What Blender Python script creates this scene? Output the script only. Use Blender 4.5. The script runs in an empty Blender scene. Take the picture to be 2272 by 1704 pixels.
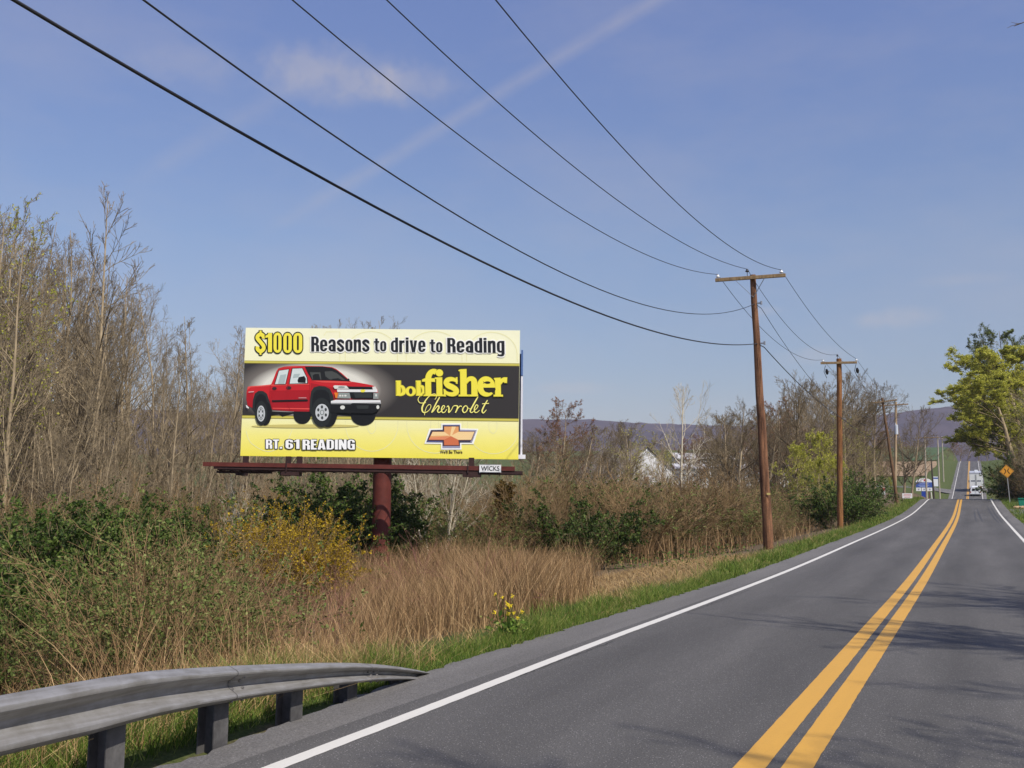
import bpy, bmesh, math, random
import numpy as np
from mathutils import Vector, Matrix
from mathutils.geometry import tessellate_polygon

R = math.radians
scene = bpy.context.scene
COL = scene.collection

# ------------------------------------------------------------------ camera
EYE = 1.70
HEAD, PITCH, ROLL, FPX = R(24.0), math.atan(261 / 2300.0), R(0.5), 2300.0
_fh = np.array([-math.sin(HEAD), math.cos(HEAD), 0.0])
_rh = np.array([math.cos(HEAD), math.sin(HEAD), 0.0])
_u = np.array([0, 0, 1.0])
FW = _fh * math.cos(PITCH) + _u * math.sin(PITCH)
_up0 = _u * math.cos(PITCH) - _fh * math.sin(PITCH)
RT = _rh * math.cos(ROLL) + _up0 * math.sin(ROLL)
UP = _up0 * math.cos(ROLL) - _rh * math.sin(ROLL)
cam_data = bpy.data.cameras.new('camera')
cam = bpy.data.objects.new('camera', cam_data)
COL.objects.link(cam)
cam_data.sensor_width = 36.0
cam_data.lens = 36.0 * FPX / 2272.0
cam_data.clip_end = 20000
cam_data.clip_start = 0.05
cam.matrix_world = Matrix(((RT[0], UP[0], -FW[0], 0), (RT[1], UP[1], -FW[1], 0),
                           (RT[2], UP[2], -FW[2], EYE), (0, 0, 0, 1)))
scene.camera = cam

# ------------------------------------------------------------------ light
SUN_AZ, SUN_EL = R(119.0), R(49.0)          # azimuth clockwise from +Y (the road's direction)
SUN_DIR = Vector((math.sin(SUN_AZ) * math.cos(SUN_EL), math.cos(SUN_AZ) * math.cos(SUN_EL), math.sin(SUN_EL)))
sun_data = bpy.data.lights.new('sun', 'SUN')
sun_data.energy = 4.5
sun_data.angle = R(0.53)
sun_data.color = (1.0, 0.95, 0.87)
sun = bpy.data.objects.new('sun', sun_data)
COL.objects.link(sun)
sun.location = (40, -20, 60)
sun.rotation_euler = SUN_DIR.to_track_quat('Z', 'Y').to_euler()

scene.view_settings.view_transform = 'Standard'
scene.view_settings.look = 'None'
scene.view_settings.exposure = 0.12
scene.view_settings.gamma = 1.0
scene.view_settings.use_curve_mapping = False
scene.cycles.max_bounces = 5
scene.cycles.diffuse_bounces = 2
scene.cycles.transparent_max_bounces = 6

def ray(px, py):
    """unit direction seen at a spot of the photograph (2272 x 1704)"""
    d = FW * FPX + RT * (px - 1136) + UP * (852 - py)
    return d / np.linalg.norm(d)

def at(px, py, depth):
    d = FW * FPX + RT * (px - 1136) + UP * (852 - py)
    return np.array([0, 0, EYE]) + d / (d @ FW) * depth

def spot(px, dist):
    """ground x, y at a bearing and a distance from the camera"""
    d = ray(px, 1113)
    d = d[:2] / np.linalg.norm(d[:2])
    return float(d[0] * dist), float(d[1] * dist)

world = bpy.data.worlds.new('World')
scene.world = world
world.use_nodes = True
wn, wl = world.node_tree.nodes, world.node_tree.links
wn.clear()

def N(tree_nodes, kind, **kw):
    n = tree_nodes.new(kind)
    for k, v in kw.items():
        if k.startswith('i_'):
            key = k[2:]
            n.inputs[int(key) if key.isdigit() else key].default_value = v
        else:
            setattr(n, k, v)
    return n

def build_sky():
    def math_n(op, a, b=None, clamp=False):
        n = wn.new('ShaderNodeMath'); n.operation = op; n.use_clamp = clamp
        for i, v in enumerate((a, b)):
            if v is None: continue
            if isinstance(v, (int, float)): n.inputs[i].default_value = v
            else: wl.new(v, n.inputs[i])
        return n.outputs[0]
    sky = N(wn, 'ShaderNodeTexSky', sky_type='NISHITA', sun_disc=False, sun_elevation=SUN_EL,
            sun_rotation=SUN_AZ, altitude=150, air_density=1.0, dust_density=0.9, ozone_density=2.2)
    tc = wn.new('ShaderNodeTexCoord')
    dirv = wn.new('ShaderNodeVectorMath'); dirv.operation = 'NORMALIZE'
    wl.new(tc.outputs['Generated'], dirv.inputs[0])
    D = dirv.outputs[0]
    def dot(v):
        n = wn.new('ShaderNodeVectorMath'); n.operation = 'DOT_PRODUCT'
        wl.new(D, n.inputs[0]); n.inputs[1].default_value = tuple(float(x) for x in v)
        return n.outputs['Value']
    # a slightly violet spring haze over the clear-sky blue
    tint = N(wn, 'ShaderNodeMix', data_type='RGBA', blend_type='MULTIPLY')
    tint.inputs[0].default_value = 1.0
    wl.new(sky.outputs[0], tint.inputs[6])
    sep = wn.new('ShaderNodeSeparateXYZ'); wl.new(D, sep.inputs[0])
    tr_ = wn.new('ShaderNodeValToRGB'); e = tr_.color_ramp.elements
    e[0].position = 0.0; e[0].color = (.78, .66, .61, 1); e[1].position = .52; e[1].color = (1.22, 1.13, 1.43, 1)
    x = e.new(.24); x.color = (1.03, .98, 1.04, 1)
    wl.new(sep.outputs[2], tr_.inputs[0]); wl.new(tr_.outputs[0], tint.inputs[7])
    noise = N(wn, 'ShaderNodeTexNoise', i_Scale=9.0, i_Detail=6.0, i_Roughness=0.6)
    wl.new(D, noise.inputs['Vector'])
    nz = noise.outputs['Fac']
    noise2 = N(wn, 'ShaderNodeTexNoise', i_Scale=26.0, i_Detail=3.0, i_Roughness=0.6)
    wl.new(D, noise2.inputs['Vector'])
    masks = []
    # thin puffs: direction, half width, half height (angular), strength
    for px, py, hw, hh, s in ((730, 160, .085, .036, .34), (930, 190, .06, .026, .22), (1990, 706, .05, .013, .30),
                              (1810, 790, .05, .013, .22), (450, 150, .09, .025, .12), (1290, 860, .05, .008, .2),
                              (2150, 620, .05, .008, .14), (1700, 690, .02, .006, .16)):
        c = ray(px, py)
        rgt = np.cross(c, [0, 0, 1.0]); rgt /= np.linalg.norm(rgt)
        upv = np.cross(rgt, c)
        a = math_n('DIVIDE', dot(rgt), hw); b = math_n('DIVIDE', dot(upv), hh)
        r2 = math_n('ADD', math_n('MULTIPLY', a, a), math_n('MULTIPLY', b, b))
        wob = math_n('MULTIPLY', math_n('SUBTRACT', noise2.outputs['Fac'], 0.5), 1.7)
        m = math_n('SUBTRACT', 1.0, math_n('ADD', r2, wob), clamp=True)
        fr = math_n('GREATER_THAN', dot(c), 0.5)
        m = math_n('MULTIPLY', math_n('MULTIPLY', m, m), math_n('MULTIPLY', fr, s))
        masks.append(m)
    # contrails: great-circle bands between two directions
    for p, q, w, s in (((540, 545), (1470, -10), .010, .20), ((270, 420), (640, 200), .014, .12)):
        a, b = ray(*p), ray(*q)
        n_ = np.cross(a, b); n_ /= np.linalg.norm(n_)
        along = b - a; L = np.linalg.norm(along); along /= L
        d0 = math_n('ABSOLUTE', dot(n_))
        core = math_n('SUBTRACT', 1.0, math_n('DIVIDE', d0, w), clamp=True)
        t = math_n('DIVIDE', math_n('SUBTRACT', dot(along), float(a @ along)), float(L))
        end = math_n('MULTIPLY', math_n('MULTIPLY', t, 4.0, clamp=True),
                     math_n('MULTIPLY', math_n('SUBTRACT', 1.5, t), 2.0, clamp=True))
        fr = math_n('GREATER_THAN', dot(a), 0.5)
        m = math_n('MULTIPLY', math_n('MULTIPLY', core, end), math_n('MULTIPLY', fr, s))
        m = math_n('MULTIPLY', m, math_n('MULTIPLY', noise2.outputs['Fac'], 1.8, clamp=True))
        masks.append(m)
    # broad cirrus veil, everywhere
    mp = wn.new('ShaderNodeMapping'); mp.inputs['Scale'].default_value = (1.2, 1.2, 3.5)
    mp.inputs['Rotation'].default_value = (0, 0.5, 0.3)
    wl.new(D, mp.inputs[0])
    veil = N(wn, 'ShaderNodeTexNoise', i_Scale=2.6, i_Detail=7.0, i_Roughness=0.62)
    wl.new(mp.outputs[0], veil.inputs['Vector'])
    vm = math_n('MULTIPLY', math_n('SUBTRACT', veil.outputs['Fac'], 0.42, clamp=True), 0.55)
    masks.append(vm)
    tot = masks[0]
    for m in masks[1:]: tot = math_n('ADD', tot, m, clamp=True)
    mix = N(wn, 'ShaderNodeMix', data_type='RGBA')
    wl.new(tot, mix.inputs[0]); wl.new(tint.outputs[2], mix.inputs[6])
    mix.inputs[7].default_value = (5.2, 4.7, 4.6, 1)
    bg = N(wn, 'ShaderNodeBackground', i_Strength=0.105)
    wl.new(mix.outputs[2], bg.inputs[0])
    out = wn.new('ShaderNodeOutputWorld')
    wl.new(bg.outputs[0], out.inputs[0])
build_sky()

# ------------------------------------------------------------------ materials
def lin(r, g, b):
    f = lambda c: c / 12.92 if c <= 0.04045 else ((c + 0.055) / 1.055) ** 2.4
    return (f(r / 255), f(g / 255), f(b / 255))

MATS = {}
def plain(name, c, rough=0.6, metal=0.0, spec=0.5):
    if name in MATS: return MATS[name]
    m = bpy.data.materials.new(name); m.use_nodes = True
    b = m.node_tree.nodes['Principled BSDF']
    b.inputs['Base Color'].default_value = (*c, 1)
    b.inputs['Roughness'].default_value = rough
    b.inputs['Metallic'].default_value = metal
    b.inputs['Specular IOR Level'].default_value = spec
    MATS[name] = m
    return m

def noisy(name, c1, c2, scale=5.0, detail=6.0, stretch=(1, 1, 1), rough=0.85, bump=0.0, bscale=None, per_object=0.0,
          metal=0.0, coords='Object', contrast=(0.35, 0.65), spec=0.3, tone=False, translucent=0.0, c3=None, fine=None):
    """two-colour noise material; per_object: brightness spread between objects; tone: per-leaf spread from the mesh"""
    if name in MATS: return MATS[name]
    m = bpy.data.materials.new(name); m.use_nodes = True
    nt = m.node_tree; nn, ll = nt.nodes, nt.links
    b = nn['Principled BSDF']
    tc = nn.new('ShaderNodeTexCoord')
    mp = nn.new('ShaderNodeMapping'); mp.inputs['Scale'].default_value = stretch
    ll.new(tc.outputs[coords], mp.inputs[0])
    no = N(nn, 'ShaderNodeTexNoise', i_Scale=scale, i_Detail=detail, i_Roughness=0.6)
    ll.new(mp.outputs[0], no.inputs['Vector'])
    ramp = nn.new('ShaderNodeValToRGB')
    e = ramp.color_ramp.elements
    e[0].position, e[1].position = contrast
    e[0].color = (*c1, 1); e[1].color = (*c2, 1)
    if c3:
        x = e.new(min(0.98, contrast[1] + 0.12)); x.color = (*c3, 1)
    fac = no.outputs['Fac']
    if tone:
        at_ = nn.new('ShaderNodeAttribute'); at_.attribute_name = 'tone'
        fac = at_.outputs['Fac']
        e[0].position, e[1].position = 0.0, 1.0
        if c3: e[2].position = 1.0; e[1].position = 0.6
    ll.new(fac, ramp.inputs[0])
    colour = ramp.outputs[0]
    if fine:
        f2 = N(nn, 'ShaderNodeTexNoise', i_Scale=fine[0], i_Detail=3.0, i_Roughness=0.7)
        ll.new(tc.outputs[coords], f2.inputs['Vector'])
        mr = N(nn, 'ShaderNodeMapRange', i_1=0.3, i_2=0.7, i_3=1 - fine[1], i_4=1 + fine[1])
        ll.new(f2.outputs['Fac'], mr.inputs[0])
        mu = N(nn, 'ShaderNodeMix', data_type='RGBA', blend_type='MULTIPLY'); mu.inputs[0].default_value = 1
        ll.new(colour, mu.inputs[6]); ll.new(mr.outputs[0], mu.inputs[7]); colour = mu.outputs[2]
    if per_object:
        oi = nn.new('ShaderNodeObjectInfo')
        mr = N(nn, 'ShaderNodeMapRange', i_3=1 - per_object, i_4=1 + per_object)
        ll.new(oi.outputs['Random'], mr.inputs[0])
        mu = N(nn, 'ShaderNodeMix', data_type='RGBA', blend_type='MULTIPLY'); mu.inputs[0].default_value = 1
        ll.new(colour, mu.inputs[6]); ll.new(mr.outputs[0], mu.inputs[7])
        colour = mu.outputs[2]
    ll.new(colour, b.inputs['Base Color'])
    b.inputs['Roughness'].default_value = rough
    b.inputs['Metallic'].default_value = metal
    b.inputs['Specular IOR Level'].default_value = spec
    if bump:
        n2 = N(nn, 'ShaderNodeTexNoise', i_Scale=bscale or scale * 3, i_Detail=4.0)
        ll.new(mp.outputs[0], n2.inputs['Vector'])
        bp = N(nn, 'ShaderNodeBump', i_Strength=bump, i_Distance=0.05)
        ll.new(n2.outputs['Fac'], bp.inputs['Height']); ll.new(bp.outputs[0], b.inputs['Normal'])
    if translucent:
        tr = nn.new('ShaderNodeBsdfTranslucent'); ll.new(colour, tr.inputs[0])
        mx = nn.new('ShaderNodeMixShader'); mx.inputs[0].default_value = translucent
        ll.new(b.outputs[0], mx.inputs[1]); ll.new(tr.outputs[0], mx.inputs[2])
        ll.new(mx.outputs[0], nn['Material Output'].inputs['Surface'])
    MATS[name] = m
    return m

# ------------------------------------------------------------------ object helpers
def link(name, mesh, parent=None, mats=()):
    o = bpy.data.objects.new(name, mesh)
    COL.objects.link(o)
    if parent is not None: o.parent = parent
    for m in mats:
        if mesh is not None and len(mesh.materials) < len(mats): mesh.materials.append(m)
    return o

def tag(o, label=None, cat=None, group=None, kind=None):
    if label: o['label'] = label
    if cat: o['category'] = cat
    if group: o['group'] = group
    if kind: o['kind'] = kind
    return o

def empty(name, loc, rz=0.0, label=None, cat=None, group=None):
    o = bpy.data.objects.new(name, None)
    COL.objects.link(o)
    o.location = loc; o.rotation_euler = (0, 0, rz)
    o.empty_display_size = 0.2
    return tag(o, label, cat, group)

def np_mesh(name, verts, faces, tone=None, smooth=False):
    """faces: int array (n,3) or (n,4)"""
    verts = np.ascontiguousarray(verts, dtype=np.float32); faces = np.ascontiguousarray(faces, dtype=np.int32)
    me = bpy.data.meshes.new(name)
    n, k = faces.shape
    me.vertices.add(len(verts)); me.vertices.foreach_set('co', verts.ravel())
    me.loops.add(n * k); me.loops.foreach_set('vertex_index', faces.ravel())
    me.polygons.add(n)
    me.polygons.foreach_set('loop_start', np.arange(0, n * k, k, dtype=np.int32))
    if smooth: me.polygons.foreach_set('use_smooth', np.ones(n, dtype=bool))
    if tone is not None:
        a = me.attributes.new('tone', 'FLOAT', 'POINT')
        a.data.foreach_set('value', np.ascontiguousarray(tone, dtype=np.float32))
    me.update(calc_edges=True)
    return me

class MB:
    """collects shapes into ONE mesh; every shape may carry its own material slot"""
    def __init__(self):
        self.v, self.f, self.m, self.s = [], [], [], []
        self.slot = 0; self.smooth = False
    def add(self, vs, fs):
        b = len(self.v)
        self.v += [tuple(map(float, p)) for p in vs]
        for f in fs:
            self.f.append(tuple(i + b for i in f)); self.m.append(self.slot); self.s.append(self.smooth)
    def box(self, c, size, rot=None):
        x, y, z = (d / 2 for d in size)
        vs = [Vector((sx * x, sy * y, sz * z)) for sx in (-1, 1) for sy in (-1, 1) for sz in (-1, 1)]
        if rot is not None: vs = [rot @ v for v in vs]
        vs = [v + Vector(c) for v in vs]
        self.add(vs, [(0, 1, 3, 2), (4, 6, 7, 5), (0, 4, 5, 1), (2, 3, 7, 6), (0, 2, 6, 4), (1, 5, 7, 3)])
    def bar(self, a, b, w, h):
        a, b = Vector(a), Vector(b); d = b - a
        q = d.to_track_quat('X', 'Z').to_matrix()
        self.box((a + b) / 2, (d.length, w, h), q)
    def tube(self, pts, radii, n=10, caps=True):
        pts = [Vector(p) for p in pts]
        if isinstance(radii, (int, float)): radii = [radii] * len(pts)
        rings = []
        d0 = (pts[-1] - pts[0]).normalized()
        ref = Vector((0, 0, 1)) if abs(d0.z) < 0.9 else Vector((0, 1, 0))
        vs = []
        for i, p in enumerate(pts):
            d = (pts[min(i + 1, len(pts) - 1)] - pts[max(i - 1, 0)]).normalized()
            a = d.cross(ref).normalized(); b = a.cross(d)
            for k in range(n):
                t = 2 * math.pi * k / n
                vs.append(p + (a * math.cos(t) + b * math.sin(t)) * radii[i])
        fs = []
        for i in range(len(pts) - 1):
            for k in range(n):
                k2 = (k + 1) % n
                fs.append((i * n + k, i * n + k2, (i + 1) * n + k2, (i + 1) * n + k))
        sm = self.smooth; self.smooth = True
        self.add(vs, fs)
        self.smooth = sm
        if caps:
            self.add(vs[:n], [tuple(range(n))[::-1]]); self.add(vs[-n:], [tuple(range(n))])
    def prism(self, poly, axis_vec):
        """extrude a closed planar polygon (3-D points) along a vector"""
        n = len(poly); a = Vector(axis_vec)
        vs = [Vector(p) for p in poly] + [Vector(p) + a for p in poly]
        tris = tessellate_polygon([[Vector(p) for p in poly]])
        fs = [tuple(t) for t in tris] + [tuple(i + n for i in t[::-1]) for t in tris]
        fs += [(i, (i + 1) % n, n + (i + 1) % n, n + i) for i in range(n)]
        self.add(vs, fs)
    def build(self, name, mats, parent=None, bevel=0.0):
        me = bpy.data.meshes.new(name)
        me.from_pydata(self.v, [], self.f)
        if not isinstance(mats, (list, tuple)): mats = [mats]
        for m in mats: me.materials.append(m)
        me.polygons.foreach_set('material_index', self.m)
        me.polygons.foreach_set('use_smooth', self.s)
        me.update()
        bm = bmesh.new(); bm.from_mesh(me); bmesh.ops.recalc_face_normals(bm, faces=bm.faces)
        bm.to_mesh(me); bm.free()
        o = bpy.data.objects.new(name, me); COL.objects.link(o)
        if parent is not None: o.parent = parent
        if bevel:
            md = o.modifiers.new('bevel', 'BEVEL'); md.width = bevel; md.segments = 2; md.limit_method = 'ANGLE'
        return o

def copy_tree(o, parent=None):
    c = o.copy(); COL.objects.link(c); c.parent = parent
    for ch in [x for x in o.children]: copy_tree(ch, c)
    return c

# ------------------------------------------------------------------ the lie of the land
def cubic(xs, ys):
    xs = np.array(xs, float); ys = np.array(ys, float)
    h = np.diff(xs); d = np.diff(ys) / h
    m = np.zeros_like(ys); m[0], m[-1] = d[0], d[-1]
    for i in range(1, len(xs) - 1):
        if d[i - 1] * d[i] > 0:
            m[i] = 2 * d[i - 1] * d[i] / (d[i - 1] + d[i])
    def f(x):
        x = np.clip(np.asarray(x, float), xs[0], xs[-1])
        i = np.clip(np.searchsorted(xs, x) - 1, 0, len(h) - 1)
        t = (x - xs[i]) / h[i]
        return ((2*t**3-3*t**2+1)*ys[i] + (t**3-2*t**2+t)*h[i]*m[i] + (-2*t**3+3*t**2)*ys[i+1] + (t**3-t**2)*h[i]*m[i+1])
    return f
road_z = cubic([-60, 0, 20, 45, 65, 84, 105, 124, 134, 150, 180, 205, 225, 247, 280, 314, 365, 415, 440, 470, 600],
               [0, 0, 0.01, .3, .62, 1.03, 1.76, 2.40, 2.45, 2.15, 1.3, 1.35, 2.1, 3.4, 6.1, 9.0, 13.3, 17.4, 18.8, 19.3, 19.4])
left_z = cubic([-200, 8, 18, 30, 50, 80, 100, 130, 160, 200, 250, 314, 365, 415, 520, 620, 800, 1300, 4000],
               [-1.3, -1.3, -.65, -.4, -.4, -.1, .7, 1.7, 1.8, 3.2, 5.2, 9.6, 13.8, 18.2, 27.5, 33, 36, 36, 36])
road_x = cubic([-60, 60, 130, 415, 600], [0, 0, -.22, -.2, -.2])     # sideways drift of the whole road
CL, WL, WR = -1.26, -4.27, 1.72
EDGE_L, EDGE_R = -5.12, 2.55
def sstep(a, b, x):
    t = np.clip((np.asarray(x, float) - a) / (b - a), 0, 1)
    return t * t * (3 - 2 * t)
def wob(x, y, s, seed=0.0):
    return (np.sin(x / s * 1.7 + seed) * np.cos(y / s * 1.3 + seed * 2) + 0.5 * np.sin(x / s * 3.9 + y / s * 2.7 + seed)) / 1.5
def ground_z(x, y):
    x = np.asarray(x, float); y = np.asarray(y, float)
    rz = road_z(y)
    dl = (EDGE_L + road_x(y)) - x; dr = x - (EDGE_R + road_x(y))
    side = np.where(dl > 0, dl, np.where(dr > 0, dr, 0))
    lz = left_z(y) + wob(x, y, 9.0) * .18 * sstep(2, 8, dl) + np.maximum(0, -x - 40) * .004
    zl = rz + (lz - rz) * sstep(.5, 6.5, dl) - .035 * np.minimum(1, dl / .4)
    rr = rz + .5 + wob(x, y, 12.0, 2.) * .2 + np.maximum(0, x - 12) * .02
    zr = rz + (rr - rz) * sstep(.8, 7, dr) - .035 * np.minimum(1, dr / .4)
    z = np.where(dl > 0, zl, np.where(dr > 0, zr, rz - .06))
    return z
def gz(x, y): return float(ground_z(x, y))

def steps(*parts):
    out = []
    for a, b, d in parts: out += list(np.arange(a, b, d))
    out.append(parts[-1][1]); return np.array(sorted(set(np.round(out, 4))))

m_ground = noisy('ground_litter', lin(112, 92, 66), lin(140, 112, 82), scale=0.8, detail=8, rough=.95, bump=.6, bscale=9, c3=lin(95, 100, 55), fine=(14, .35))
def build_ground():
    xs = steps((-2600, -600, 250), (-600, -120, 60), (-120, -40, 8), (-40, -8, 1.2), (-8, -4.4, .25), (-4.4, 2, 1.1), (2, 8, .5),
               (8, 40, 4), (40, 200, 20), (200, 1600, 200))
    ys = steps((-60, 0, 6), (0, 40, 1.0), (40, 160, 3), (160, 480, 8), (480, 1000, 40), (1000, 4200, 400))
    X, Y = np.meshgrid(xs, ys)
    Z = ground_z(X, Y)
    nx, ny = len(xs), len(ys)
    v = np.stack([X.ravel(), Y.ravel(), Z.ravel()], 1)
    i = np.arange(nx * ny).reshape(ny, nx)
    f = np.stack([i[:-1, :-1].ravel(), i[:-1, 1:].ravel(), i[1:, 1:].ravel(), i[1:, :-1].ravel()], 1)
    # colour: verge green by the road edge, litter further off
    m = bpy.data.materials.new('ground'); m.use_nodes = True
    nn, ll = m.node_tree.nodes, m.node_tree.links
    b = nn['Principled BSDF']; b.inputs['Roughness'].default_value = .95; b.inputs['Specular IOR Level'].default_value = .1
    tc = nn.new('ShaderNodeTexCoord')
    n1 = N(nn, 'ShaderNodeTexNoise', i_Scale=.9, i_Detail=8.0, i_Roughness=.65); ll.new(tc.outputs['Object'], n1.inputs['Vector'])
    n2 = N(nn, 'ShaderNodeTexNoise', i_Scale=18.0, i_Detail=5.0, i_Roughness=.7); ll.new(tc.outputs['Object'], n2.inputs['Vector'])
    n3 = N(nn, 'ShaderNodeTexNoise', i_Scale=.06, i_Detail=5.0); ll.new(tc.outputs['Object'], n3.inputs['Vector'])
    r1 = nn.new('ShaderNodeValToRGB'); r1.color_ramp.elements[0].position = .3; r1.color_ramp.elements[1].position = .7
    r1.color_ramp.elements[0].color = (.065, .048, .03, 1); r1.color_ramp.elements[1].color = (.20, .145, .085, 1)
    ll.new(n2.outputs['Fac'], r1.inputs[0])
    r2 = nn.new('ShaderNodeValToRGB'); r2.color_ramp.elements[0].position = .3; r2.color_ramp.elements[1].position = .7
    r2.color_ramp.elements[0].color = (.045, .062, .018, 1); r2.color_ramp.elements[1].color = (.110, .130, .038, 1)
    ll.new(n2.outputs['Fac'], r2.inputs[0])
    at_ = nn.new('ShaderNodeAttribute'); at_.attribute_name = 'tone'
    su = nn.new('ShaderNodeMath'); su.operation = 'ADD'; ll.new(at_.outputs['Fac'], su.inputs[0])
    sc = N(nn, 'ShaderNodeMapRange', i_1=.3, i_2=.7, i_3=-.35, i_4=.35); ll.new(n1.outputs['Fac'], sc.inputs[0]); ll.new(sc.outputs[0], su.inputs[1])
    st = N(nn, 'ShaderNodeMapRange', i_1=.38, i_2=.62); ll.new(su.outputs[0], st.inputs[0])
    mx = N(nn, 'ShaderNodeMix', data_type='RGBA'); ll.new(st.outputs[0], mx.inputs[0]); ll.new(r1.outputs[0], mx.inputs[6]); ll.new(r2.outputs[0], mx.inputs[7])
    ll.new(mx.outputs[2], b.inputs['Base Color'])
    bp = N(nn, 'ShaderNodeBump', i_Strength=.7, i_Distance=.06); ll.new(n2.outputs['Fac'], bp.inputs['Height']); ll.new(bp.outputs[0], b.inputs['Normal'])
    dl = EDGE_L - X; dr = X - EDGE_R
    green = np.where(dl > 0, 1 - sstep(.9, 2.2, dl), np.where(dr > 0, 1 - .5 * sstep(4, 10, dr), .5))
    green = np.where((dl > 2) & (Y < 9), .45, green)
    green = np.maximum(green, .42 * sstep(6, 20, dl))
    green = np.maximum(green, sstep(215, 240, Y) * .95)
    me = np_mesh('ground', v, f, tone=green.ravel(), smooth=True)
    o = link('ground', me, None, [m]); tag(o, kind='structure')
    return o
build_ground()

# ------------------------------------------------------------------ road
def asphalt(name, base, speck, seed, wear=0.0):
    m = bpy.data.materials.new(name); m.use_nodes = True
    nn, ll = m.node_tree.nodes, m.node_tree.links
    b = nn['Principled BSDF']; b.inputs['Roughness'].default_value = .85; b.inputs['Specular IOR Level'].default_value = .35
    tc = nn.new('ShaderNodeTexCoord')
    big = nn.new('ShaderNodeMapping'); big.inputs['Scale'].default_value = (1.1, .12, 1); big.inputs['Location'].default_value = (seed, 0, 0)
    ll.new(tc.outputs['Object'], big.inputs[0])
    n1 = N(nn, 'ShaderNodeTexNoise', i_Scale=1.0, i_Detail=5.0, i_Roughness=.6); ll.new(big.outputs[0], n1.inputs['Vector'])
    n2 = N(nn, 'ShaderNodeTexNoise', i_Scale=70.0, i_Detail=3.0, i_Roughness=.75); ll.new(tc.outputs['Object'], n2.inputs['Vector'])
    vo = N(nn, 'ShaderNodeTexVoronoi', i_Scale=75.0); ll.new(tc.outputs['Object'], vo.inputs['Vector'])
    r = nn.new('ShaderNodeValToRGB'); e = r.color_ramp.elements
    e[0].position, e[1].position = .33, .68
    e[0].color = (*(c * .55 for c in base), 1); e[1].color = (*(c * 1.35 for c in base), 1)
    ll.new(n2.outputs['Fac'], r.inputs[0])
    # pale stones in the mix
    st = N(nn, 'ShaderNodeSeparateColor'); ll.new(vo.outputs['Color'], st.inputs[0])
    gt = nn.new('ShaderNodeMath'); gt.operation = 'GREATER_THAN'; gt.inputs[1].default_value = .90; ll.new(st.outputs[0], gt.inputs[0])
    dd = nn.new('ShaderNodeMath'); dd.operation = 'LESS_THAN'; dd.inputs[1].default_value = .35; ll.new(vo.outputs['Distance'], dd.inputs[0])
    an = nn.new('ShaderNodeMath'); an.operation = 'MULTIPLY'; ll.new(gt.outputs[0], an.inputs[0]); ll.new(dd.outputs[0], an.inputs[1])
    mx = N(nn, 'ShaderNodeMix', data_type='RGBA'); ll.new(an.outputs[0], mx.inputs[0]); ll.new(r.outputs[0], mx.inputs[6]); mx.inputs[7].default_value = (*speck, 1)
    mr = N(nn, 'ShaderNodeMapRange', i_1=.25, i_2=.75, i_3=.74, i_4=1.26); ll.new(n1.outputs['Fac'], mr.inputs[0])
    mu = N(nn, 'ShaderNodeMix', data_type='RGBA', blend_type='MULTIPLY'); mu.inputs[0].default_value = 1
    ll.new(mx.outputs[2], mu.inputs[6]); ll.new(mr.outputs[0], mu.inputs[7])
    col = mu.outputs[2]
    if wear:
        # polished wheel tracks, from the real x across the road
        sx = nn.new('ShaderNodeSeparateXYZ'); ll.new(tc.outputs['Object'], sx.inputs[0])
        a = nn.new('ShaderNodeMath'); a.operation = 'MULTIPLY_ADD'; ll.new(sx.outputs[0], a.inputs[0]); a.inputs[1].default_value = 2 * math.pi / 1.5; a.inputs[2].default_value = .4
        c = nn.new('ShaderNodeMath'); c.operation = 'SINE'; ll.new(a.outputs[0], c.inputs[0])
        m2 = N(nn, 'ShaderNodeMapRange', i_1=-1.0, i_2=1.0, i_3=1 - wear, i_4=1 + wear); ll.new(c.outputs[0], m2.inputs[0])
        mu2 = N(nn, 'ShaderNodeMix', data_type='RGBA', blend_type='MULTIPLY'); mu2.inputs[0].default_value = 1
        ll.new(col, mu2.inputs[6]); ll.new(m2.outputs[0], mu2.inputs[7]); col = mu2.outputs[2]
    ll.new(col, b.inputs['Base Color'])
    bp = N(nn, 'ShaderNodeBump', i_Strength=.5, i_Distance=.012); ll.new(n2.outputs['Fac'], bp.inputs['Height']); ll.new(bp.outputs[0], b.inputs['Normal'])
    return m
M_road = asphalt('road_asphalt', (.092, .0865, .079), (.27, .255, .235), 3.0, wear=.07)
M_shoulder = asphalt('shoulder_asphalt', (.140, .131, .119), (.26, .25, .23), 9.0)

ROAD_Y = steps((-40, 0, 4), (0, 30, .5), (30, 160, 1.5), (160, 470, 5))
def strip(name, x0, x1, dz, mat, parent=None, ys=ROAD_Y, jag0=0.0, jag1=0.0, seed=1, nx=2, struct=True, in0=None, in1=None):
    """a sheet that follows the road between two sideways offsets"""
    rng = np.random.default_rng(seed)
    n = len(ys); off = road_x(ys); z = road_z(ys) + dz
    cols = []
    for k in range(nx):
        t = k / (nx - 1); xx = x0 + (x1 - x0) * t + off
        if in0 is not None: xx = xx + in0(ys) * (1 - t)
        if in1 is not None: xx = xx + in1(ys) * t
        if k == 0 and jag0: xx = xx + rng.normal(0, jag0, n)
        if k == nx - 1 and jag1: xx = xx + rng.normal(0, jag1, n)
        cols.append(np.stack([xx, ys, z], 1))
    v = np.stack(cols, 1).reshape(-1, 3)
    i = np.arange(n * nx).reshape(n, nx)
    f = np.stack([i[:-1, :-1].ravel(), i[:-1, 1:].ravel(), i[1:, 1:].ravel(), i[1:, :-1].ravel()], 1)
    o = link(name, np_mesh(name, v, f, smooth=True), parent, [mat])
    if parent is None and struct: tag(o, kind='structure')
    return o
road = strip('road', -4.46, 1.95, 0.0, M_road, nx=6)
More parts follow.
